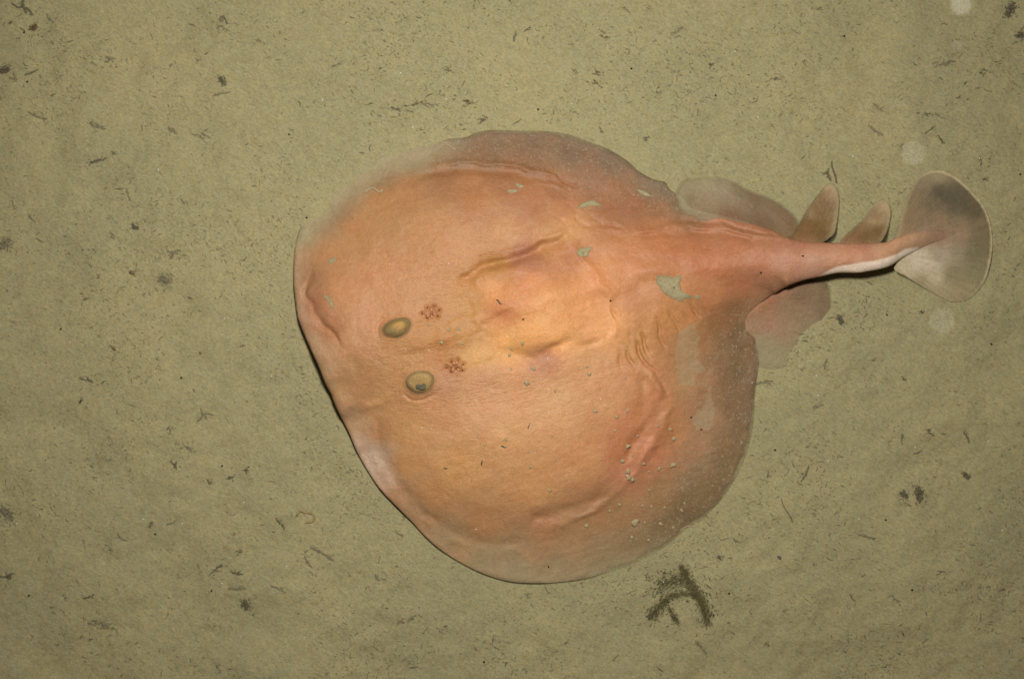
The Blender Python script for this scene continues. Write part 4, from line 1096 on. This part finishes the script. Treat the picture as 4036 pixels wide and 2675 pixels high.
DK, GY, BN = M_DARK, M_GREY, M_BROWN
DEB = [
 (92, 29, 'branch', 92, -25, 'dark forked twig in the extreme top left corner', DK),
 (201, 75, 'twig', 50, -42, 'greyish twig just right of the top left forked twig', GY),
 (43, 89, 'frag', 26, 20, 'small brown fragment under the top left forked twig', BN),
 (132, 106, 'tuft', 36, 30, 'faint brown tuft near the top left corner', BN),
 (18, 280, 'tuft', 56, 0, 'dark tuft cut by the left frame edge in the upper part', DK),
 (123, 286, 'twig', 48, 30, 'dark twig slanting upward near the upper left edge', DK),
 (60, 305, 'frag', 50, -35, 'grey fragments between the upper left tuft and twig', GY),
 (155, 460, 'twig', 66, -25, 'long grey twig above the middle of the left side', GY),
 (436, 234, 'branch', 50, 20, 'grey V shaped bit left of centre in the upper left', GY),
 (884, 76, 'twig', 40, -60, 'dark short twig high up above the snout', DK),
 (870, 70, 'frag', 34, -20, 'small fragments beside the dark short twig high above the snout', DK),
 (878, 112, 'frag', 44, -15, 'grey fragments below the dark short twig high above the snout', GY),
 (878, 316, 'tuft', 44, -45, 'dark tuft upper left of the disc, above a grey streak', DK),
 (878, 367, 'twig', 66, 22, 'grey streaky twig below the dark tuft upper left of disc', GY),
 (367, 643, 'frag', 110, 18, 'long dark streak of fragments at the left of the snout, upper', DK),
 (447, 606, 'frag', 32, -5, 'small black fragment at the right end of the long streak', DK),
 (775, 235, 'frag', 24, -10, 'single dark fragment midway along the upper left', DK),
 (1016, 158, 'frag', 40, -30, 'grey fragment pair above the disc towards the left', GY),
 (1326, 252, 'twig', 46, 25, 'grey forked twig directly above the upper left disc edge', GY),
 (505, 772, 'twig', 42, -70, 'short upright grey twig left of the disc upper lobe', GY),
 (722, 798, 'frag', 44, -60, 'two grey flecks close to the left of the upper lobe', GY),
 (672, 517, 'frag', 52, -15, 'grey fragments half way between left edge and disc top', GY),
 (792, 538, 'frag', 58, -20, 'angled grey fragments left of the upper disc edge', GY),
 (390, 500, 'frag', 80, -20, 'sparse grey fragments between the long streak and the upper left twig', GY),
 (130, 861, 'twig', 38, -50, 'small grey twig by the left edge in the middle', GY),
 (1595, 428, 'frag', 64, -15, 'black fragments above the disc, darkest of a row', DK),
 (1640, 405, 'twig', 48, 15, 'brown twig beside the black fragments above the disc', BN),
 (1700, 412, 'frag', 60, -10, 'grey fragments at the right end of the row above disc', GY),
 (1547, 424, 'frag', 24, -20, 'small dark fleck at the left end of the row above disc', DK),
 (1850, 400, 'frag', 62, -10, 'brownish fragments right of the row above the disc', BN),
 (2081, 120, 'twig', 34, 35, 'short dark twig near the top centre slanting upward', DK),
 (2030, 148, 'twig', 40, 85, 'upright thin twig near the top centre', DK),
 (2015, 5, 'frag', 34, 60, 'dark fragment touching the top frame edge at centre', DK),
 (2388, 151, 'frag', 40, -30, 'dark brown fragment right of the top centre', DK),
 (1767, 274, 'frag', 40, -5, 'bluish dark fragment above the disc at centre left', DK),
 (1903, 472, 'branch', 40, 40, 'small forked twig just above the disc top edge', DK),
 (2263, 282, 'frag', 24, -60, 'dark fleck above the disc, right of centre', DK),
 (2358, 286, 'frag', 46, -25, 'brown flecks to the right of the dark fleck above disc', BN),
 (2350, 330, 'frag', 46, -30, 'scattered brown crumbs over the upper right disc edge', BN),
 (2545, 546, 'frag', 36, -10, 'black fragment just above the upper right disc margin', DK),
 (2368, 513, 'twig', 28, -60, 'tiny dark twig close above the disc upper margin', DK),
 (2462, 44, 'twig', 46, -40, 'thin grey twig near the top, right of centre', GY),
 (2662, 126, 'frag', 54, 25, 'grey fragments upper right of centre', GY),
 (1661, 511, 'frag', 22, -10, 'dark dot like fragment hugging the disc upper left edge', DK),
 (3988, 38, 'tuft', 74, 70, 'black and ochre clump in the top right corner', DK),
 (3262, 683, 'branch', 56, -40, 'dark forked twig above the front dorsal fin', DK),
 (3228, 34, 'frag', 26, -10, 'dark fragment at the top, right of centre', DK),
 (2803, 255, 'branch', 30, 30, 'small x shaped dark twig above the trunk', DK),
 (3056, 307, 'frag', 28, 20, 'dark fleck above the upper pelvic fin, high', DK),
 (3710, 256, 'frag', 110, 8, 'wide grey streak of fragments in the upper right', GY),
 (3455, 510, 'twig', 62, -38, 'grey twig above the rear dorsal fin', GY),
 (3460, 422, 'twig', 50, -35, 'grey twig farther above the rear dorsal fin', GY),
 (3660, 514, 'twig', 46, 28, 'dark slanting twig above the tail fin', DK),
 (3876, 287, 'frag', 40, -20, 'dark fragment in the upper right above the tail fin', DK),
 (3640, 452, 'frag', 50, -10, 'dark fragments left of the grey twig above the tail fin', DK),
 (3700, 455, 'twig', 42, -35, 'short grey twig above the tail fin, left of the dark slant', GY),
 (3862, 636, 'twig', 32, -80, 'tiny upright twig right of the tail fin top', DK),
 (4022, 143, 'tuft', 46, -20, 'dark tuft at the right frame edge near the top', DK),
 (3707, 551, 'twig', 40, -65, 'brown twig just above the tail fin', BN),
 (3880, 704, 'frag', 30, 0, 'dark fleck beside the upper right of the tail fin', DK),
 (314, 1582, 'twig', 26, 50, 'crisp black twig in the left middle of the mud', M_BLACK),
 (344, 1500, 'frag', 62, -25, 'dark fragments above the crisp black twig', DK),
 (649, 1100, 'tuft', 56, -40, 'grey tuft left of the disc at mid height', GY),
 (534, 892, 'tuft', 34, -30, 'dark little tuft left of the disc upper half', DK),
 (800, 1632, 'branch', 80, 10, 'thin branching twig left of the lower eye', GY),
 (448, 1376, 'frag', 32, -30, 'brown fragment in the left middle', BN),
 (14, 962, 'tuft', 80, 0, 'dark smear of detritus on the left frame edge, middle', GY),
 (442, 924, 'twig', 36, -60, 'brown grey twig left of the dark little tuft', GY),
 (683, 995, 'branch', 62, 40, 'grey three armed twig left of the disc', GY),
 (690, 1830, 'branch', 44, -50, 'dark crooked twig lower left of the snout', DK),
 (968, 1853, 'branch', 36, 60, 'small dark star shaped twig near the lower front disc edge', DK),
 (909, 1882, 'frag', 34, 10, 'dark fleck left of the small star shaped twig', DK),
 (815, 1895, 'frag', 36, -15, 'brown fragment below left of the small star shaped twig', BN),
 (735, 1762, 'frag', 110, -15, 'long grey row of fragments lower left of snout', GY),
 (1103, 2062, 'twig', 52, -60, 'curved dark twig left of the lower lobe', DK),
 (947, 2175, 'frag', 46, 0, 'dark fragment lower left of the disc, above a dark twig', DK),
 (932, 2255, 'twig', 50, -8, 'level dark twig lower left of the disc', DK),
 (850, 2246, 'twig', 62, 32, 'slanting grey twig left of the level dark twig', DK),
 (935, 2316, 'twig', 62, 8, 'grey twig below the level dark twig', GY),
 (970, 2380, 'tuft', 52, -65, 'dark tuft below the twigs lower left', DK),
 (1217, 2212, 'twig', 56, -60, 'grey steep twig left of the disc bottom edge', GY),
 (1270, 2182, 'twig', 92, -20, 'long grey twig left of the disc bottom edge', GY),
 (1100, 2320, 'twig', 66, -14, 'long thin grey twig in the lower left quarter', GY),
 (350, 2347, 'twig', 46, 15, 'dark arched twig in the bottom left', DK),
 (260, 2355, 'frag', 34, -50, 'grey fragment left of the dark arched twig', GY),
 (36, 2272, 'frag', 66, 8, 'dark fragments on the left frame edge near the bottom', DK),
 (410, 2460, 'frag', 170, -8, 'long faint streak of fragments at the bottom left', GY),
 (20, 2027, 'tuft', 84, -35, 'dark smear on the left frame edge in the lower half', GY),
 (676, 2057, 'twig', 40, 18, 'short grey twig left of the curled worm tube', GY),
 (589, 2070, 'frag', 28, 80, 'dark fragment left of the short grey twig', DK),
 (440, 2163, 'frag', 46, -25, 'grey fragments, lower of three strokes at lower left', GY),
 (478, 2117, 'twig', 38, -50, 'grey twig, upper of three strokes at lower left', GY),
 (861, 2630, 'twig', 46, -65, 'grey twig at the bottom edge, left of centre', GY),
 (1487, 2273, 'frag', 42, -20, 'grey fragment under the lower front edge of the disc', GY),
 (2075, 2347, 'frag', 34, 0, 'grey fragment just below the lowest disc edge', GY),
 (1575, 2103, 'twig', 32, -30, 'small dark twig below the lower front disc edge', DK),
 (1595, 2444, 'frag', 62, 25, 'faint brown smear of fragments under the disc left', GY),
 (3620, 1946, 'tuft', 72, -50, 'black tuft in the lower right, larger of a pair', DK),
 (3562, 1950, 'tuft', 42, -30, 'black tuft in the lower right, smaller of a pair', DK),
 (3806, 1873, 'tuft', 34, -30, 'small dark tuft above right of the black tuft pair', DK),
 (3173, 1865, 'twig', 66, 60, 'thin dark twig lying right of the lower rear margin', DK),
 (3415, 2117, 'twig', 74, -10, 'thin level twig in the lower right quarter', GY),
 (3360, 2354, 'twig', 30, -60, 'short dark twig in the bottom right quarter', DK),
 (3526, 2360, 'twig', 50, -40, 'faint grey twig in the bottom right quarter', GY),
 (2902, 2127, 'frag', 34, -20, 'grey fragment right of the disc lower right edge', GY),
 (2840, 2192, 'frag', 40, -25, 'dark fleck below the disc lower right edge', DK),
 (3019, 2535, 'frag', 30, -10, 'brownish fleck at the bottom right of centre', BN),
 (2762, 2550, 'twig', 66, -40, 'faint grey twig far below the forked dark weed', GY),
 (3313, 1258, 'tuft', 44, -55, 'dark tuft beside the lower pelvic fin', DK),
 (3253, 1436, 'twig', 42, 82, 'upright grey twig below the lower pelvic fin', GY),
 (3006, 1509, 'twig', 74, 4, 'grey twig poking from under the rear disc edge', GY),
 (3632, 1228, 'frag', 34, 25, 'dark fragments under the tail fin', DK),
 (3562, 1494, 'frag', 24, -40, 'dark fleck right of the disc, mid height', DK),
 (3807, 1719, 'twig', 48, -68, 'dark steep twig on the right side', DK),
 (3555, 1729, 'twig', 32, 75, 'upright dark twig left of the dark steep twig', DK),
 (3659, 1707, 'frag', 44, -30, 'dark fragments between the two dark twigs on the right', DK),
 (3226, 1600, 'frag', 46, 8, 'grey fragments right of the rear disc edge', GY),
]
for d in DEB:
    debris(*d)

def pebble(px, py, r, label, mat, seed):
    o = blob('pebble', gp(px, py, r * 0.3 * S), r * S, r * 0.75 * S, r * 0.6 * S, R(-25), mat, rough=0.18, seed=seed, seg=(14, 9))
    tag(o, label, 'pebble', 'pebbles on the mud')
pebble(519, 1074, 11, 'reddish brown pebble lying left of the disc', plain('reddish_pebble', (0.17, 0.105, 0.06)), 4)
pebble(3071, 2195, 9, 'grey blue pebble right below the disc', plain('grey_pebble', (0.11, 0.105, 0.08)), 9)
pebble(789, 1390, 7, 'tiny orange brown pebble left of the eyes', plain('orange_pebble', (0.19, 0.125, 0.05)), 5)

# curled worm tube
def worm_tube():
    p = catmull([(1170, 2030), (1182, 2012), (1202, 2018), (1228, 2022), (1240, 2038), (1230, 2054), (1205, 2056)], False, 5)
    V, F = [], []
    tube(V, F, [gp(x, y, 2.5 * S) for x, y in p], [4.5 * S] * len(p), 8)
    o = mesh_obj('worm_tube', V, F, plain('worm_tube', (0.26, 0.195, 0.085), 0.9, 0.3), None, origin=tuple(gp(1204, 2033)))
    tag(o, 'curled brown worm tube lying left of the lower lobe', 'worm tube')
worm_tube()

# tall thin twig touching the front dorsal fin tip
def long_thread(pts, w, name, label, mat):
    p = catmull(pts, False, 5)
    V, F = [], []
    tube(V, F, [gp(x, y, w * S) for x, y in p], [w * S * (0.5 + 0.5 * math.sin(math.pi * (0.1 + 0.8 * i / len(p)))) for i in range(len(p))], 6)
    o = mesh_obj(name, V, F, mat, None, origin=tuple(gp(*pts[0])))
    tag(o, label, 'twig', 'thin stalks on the mud')
long_thread([(3280, 634), (3280, 655), (3287, 680), (3294, 700), (3297, 722)], 3.6, 'stalk', 'dark upright stalk above the front dorsal fin tip', M_DARK)
long_thread([(2148, 2290), (2150, 2310), (2162, 2338)], 2.4, 'stalk', 'thin grey stalk sticking out below the lowest disc edge', M_GREY)
long_thread([(3078, 1958), (3088, 1995), (3108, 2025), (3123, 2055)], 1.8, 'stalk', 'hair thin brown stalk right of the lower rear margin', M_BROWN)
long_thread([(2680, 2090), (2710, 2072), (2735, 2074), (2755, 2064)], 2.2, 'stalk', 'pale curved stalk on the lower right disc edge', M_THREAD)

# forked dark weed below the disc
def weed():
    arms = [([(2682, 2228), (2700, 2268), (2727, 2315), (2750, 2345), (2768, 2380), (2780, 2420), (2788, 2460)], 14, 230),
            ([(2752, 2350), (2715, 2338), (2676, 2344), (2636, 2356), (2605, 2390)], 13, 90),
            ([(2640, 2398), (2655, 2425), (2672, 2450)], 10, 70), ([(2625, 2365), (2590, 2405), (2560, 2435)], 24, 170),
            ([(2700, 2290), (2640, 2290), (2590, 2330)], 36, 190), ([(2700, 2260), (2770, 2340), (2800, 2450)], 36, 190)]
    V, F = [], []
    rn = random.Random(5)
    for pts, sp, n in arms:
        p = catmull(pts, False, 8)
        for k in range(n):
            t = rn.random() * (len(p) - 1); i = int(t)
            f = math.sin(math.pi * (0.1 + 0.8 * t / (len(p) - 1)))
            d = p[min(i + 1, len(p) - 1)] - p[i]
            an = math.atan2(d[1], d[0])
            g = sp * (0.5 + 0.5 * f) * (0.55 if rn.random() < 0.7 else 1.1)
            x = p[i][0] + rn.gauss(0, g); y = p[i][1] + rn.gauss(0, g)
            l = rn.uniform(5, 20); a = an + rn.gauss(0, 0.45); w = rn.uniform(0.8, 1.8)
            h0 = rn.uniform(0.5, 5) * f
            q = [gp(x + l * u * math.cos(a + u), y + l * u * math.sin(a + u), (h0 + 2 * u) * S) for u in (-0.5, 0, 0.5)]
            tube(V, F, q, [w * 0.4 * S, w * S, w * 0.3 * S], 5)
    o = mesh_obj('weed_clump', V, F, M_ALGA, None, origin=tuple(gp(2727, 2345)))
    tag(o, 'fuzzy dark olive weed clump with forked arms below the disc', 'weed')
    org = gp(2727, 2345)
    V, F, A = [], [], []
    for pts, hw, top in (([(2676, 2215), (2700, 2268), (2727, 2315), (2750, 2345), (2768, 2380), (2780, 2420), (2790, 2475)], 26, 0.78),
                         ([(2770, 2362), (2715, 2338), (2676, 2344), (2636, 2356), (2600, 2392)], 20, 0.58), ([(2640, 2392), (2655, 2425), (2676, 2462)], 16, 0.42),
                         ([(2625, 2360), (2590, 2400), (2555, 2440)], 34, 0.4), ([(2690, 2270), (2650, 2290), (2600, 2330)], 50, 0.35)):
        p = catmull(pts, False, 8)
        m = 11
        b0 = len(V)
        for i in range(len(p)):
            d = p[min(i + 1, len(p) - 1)] - p[max(i - 1, 0)]
            d = d / (np.hypot(*d) + 1e-9)
            f = math.sin(math.pi * i / (len(p) - 1)) ** 0.6 if 0 < i < len(p) - 1 else 0.0
            for j in range(m):
                u = (j / (m - 1) * 2 - 1)
                x = p[i][0] - d[1] * u * hw; y = p[i][1] + d[0] * u * hw
                q = gp(x, y, (1.2 + 3.0 * (1 - u * u) * f) * S) - org
                V.append(tuple(q))
                A.append(top * f * math.exp(-(u * 1.7) ** 2) if abs(u) < 0.99 else 0.0)
        for i in range(len(p) - 1):
            for j in range(m - 1):
                F.append((b0 + i * m + j, b0 + (i + 1) * m + j, b0 + (i + 1) * m + j + 1, b0 + i * m + j + 1))
    t = NT('algal_film')
    c = t.coords()
    n1 = t.noise(c, 420, 4, 0.7)
    mm = t.done(t.mix(n1, (0.085, 0.073, 0.03, 1), (0.13, 0.112, 0.05, 1)), 0.95, 0.05, t.bump(n1, 0.001, 0.8))
    t.set(t.b.inputs['Alpha'], t.math('MULTIPLY', t.attr('fade', True), t.ramp(n1, 0.3, 0.62, 0.45, 1.1), True))
    fo = mesh_obj('algal_film', V, F, mm, o)
    fo.data.attributes.new('fade', 'FLOAT', 'POINT').data.foreach_set('value', np.array(A, np.float32))
weed()

# tiny dark grains and glints
BLK = [(97, 129), (108, 323), (1137, 528), (1209, 858), (239, 1296), (714, 1488), (873, 1836), (118, 2343), (832, 2328), (610, 2104), (2121, 432), (3332, 140), (2820, 378), (4022, 687), (3089, 1287), (3489, 2047),
       (2872, 2336), (3589, 2320), (1908, 2607), (3495, 1240), (2487, 274), (3908, 1356), (3055, 1773), (2905, 1770)]
for i, (x, y) in enumerate(BLK):
    o = blob('black_grain', gp(x, y, 2.0 * S), 4.5 * S, 4 * S, 3 * S, i, M_BLACK, rough=0.2, seed=i, seg=(8, 6))
    tag(o, 'tiny round black grain lying on the mud', 'grain', 'black grains on the mud')
for i, (x, y) in enumerate([(3164, 1009), (2999, 1075), (2406, 1185), (2724, 1644), (2764, 1692), (2162, 2232), (2062, 1258)]):
    q, _ = on_body(x, y)
    o = blob('black_grain', q + Vector((0, 0, 1.5 * S)), 4 * S, 3.6 * S, 2.5 * S, i, M_BLACK, rough=0.2, seed=60 + i, seg=(8, 6))
    tag(o, 'tiny round black grain lying on the ray', 'grain', 'black grains on the ray')
GL = [(1578, 288), (1760, 390), (1627, 501), (1069, 1482), (562, 2045), (64, 2062), (717, 2063), (961, 1979), (1130, 2230), (874, 2300), (3858, 624), (3364, 615), (2897, 203), (2987, 462), (3222, 1558), (3217, 1480),
      (3896, 1738), (3949, 2088), (3265, 1815), (3383, 2043), (2615, 2292), (276, 1348), (884, 1255), (1269, 390), (625, 669), (2253, 410), (3150, 1381), (3608, 1763), (1200, 2510), (3866, 2628)]
for i, (x, y) in enumerate(GL):
    o = blob('glinting_grain', gp(x, y, 2.5 * S), 2.3 * S, 2.0 * S, 2.0 * S, i, M_GLINT, rough=0.2, seed=i, seg=(8, 6))
    tag(o, 'tiny bright glinting grain lying on the mud', 'grain', 'glinting grains on the mud')
for i, (x, y) in enumerate([(1998, 1326), (2163, 1534), (2163, 1622), (1690, 1381), (1599, 1377), (1664, 1684), (1876, 2085), (2158, 1412), (1877, 1578), (2367, 1571), (1535, 1041), (1768, 1039), (2964, 1508)]):
    q, _ = on_body(x, y)
    o = blob('glinting_grain', q + Vector((0, 0, 2 * S)), 2.0 * S, 1.8 * S, 1.8 * S, i, M_GLINT, rough=0.2, seed=30 + i, seg=(8, 6))
    tag(o, 'tiny bright glinting grain lying on the ray', 'grain', 'glinting grains on the ray')

# countless small flecks of rotted plant over the whole floor
def flecks():
    rn = np.random.default_rng(11)
    n = 52000
    x = rn.uniform(-500, 4540, n); y = rn.uniform(-450, 3120, n)
    den = 0.5 + vnoise(x, y, 330, 21) * 1.1 + vnoise(x, y, 110, 22) * 0.9
    keep = rn.random(n) < np.clip(den, 0.04, 1) ** 1.7
    x, y = x[keep], y[keep]
    d, _, _ = nearest(x, y, BODY[::2])
    keep = ~inside(x, y, BODY) & (d > 10)
    x, y = x[keep], y[keep]
    z = ground_full(x[None], y[None])[0]
    V, F, T = [], [], []
    rp = random.Random(3)
    for i in range(len(x)):
        # current has combed the flecks: down-right on the left side, up-right on the right side
        base = R(-24) + R(38) * (x[i] - 600) / 3000
        a = base + rp.gauss(0, 0.9)
        l = min(2.5 + rp.expovariate(1 / 6.0), 46); w = rp.uniform(0.5, 2.2) + l * 0.02
        bend = rp.gauss(0, 0.5) * l
        pts = []
        for t in (-0.5, 0, 0.5):
            u = l * t; v = bend * (0.25 - t * t)
            px = x[i] + u * math.cos(a) - v * math.sin(a); py = y[i] - u * math.sin(a) - v * math.cos(a)
            pts.append(Vector(((px - 2018) * S, (1337.5 - py) * S, (z[i] + w * 0.3) * S)))
        n0 = len(V)
        tube(V, F, pts, [w * 0.45 * S, w * S, w * 0.4 * S], 4)
        k = rp.random() ** 1.5
        T += [k] * (len(V) - n0)
    t = NT('fleck')
    k = t.attr('tone', True)
    mm = t.done(t.mix(k, (0.23, 0.198, 0.115, 1), (0.105, 0.092, 0.058, 1)), 0.95, 0.05)
    o = mesh_obj('detritus_flecks', V, F, mm)
    o.data.attributes.new('tone', 'FLOAT', 'POINT').data.foreach_set('value', np.array(T, np.float32))
    tag(o, 'countless fine grey flecks of rotted plant strewn over the mud', 'debris', kind='stuff')
flecks()

# ------------------------------------------------------------------ specks floating in the water near the camera
def snow(px, py, z, r, label, seed):
    f = (CAM_H - z) / CAM_H
    p = Vector(((px - 2018) * S * f, (1337.5 - py) * S * f, z))
    o = blob('floating_particle', p, r, r * 0.9, r, 0, M_SNOW, rough=0.12, seed=seed, seg=(10, 8))
    tag(o, label, 'particle', 'particles floating in the water')
snow(3790, 20, 0.40, 0.0014, 'brightest blurred white particle floating at the top right', 1)
snow(3602, 605, 0.44, 0.00095, 'faint blurred particle floating above the tail fin', 2)
snow(3715, 1266, 0.45, 0.00105, 'pale blurred particle floating below the tail fin', 3)
snow(3772, 178, 0.25, 0.0006, 'small faint particle floating below the brightest one', 4)
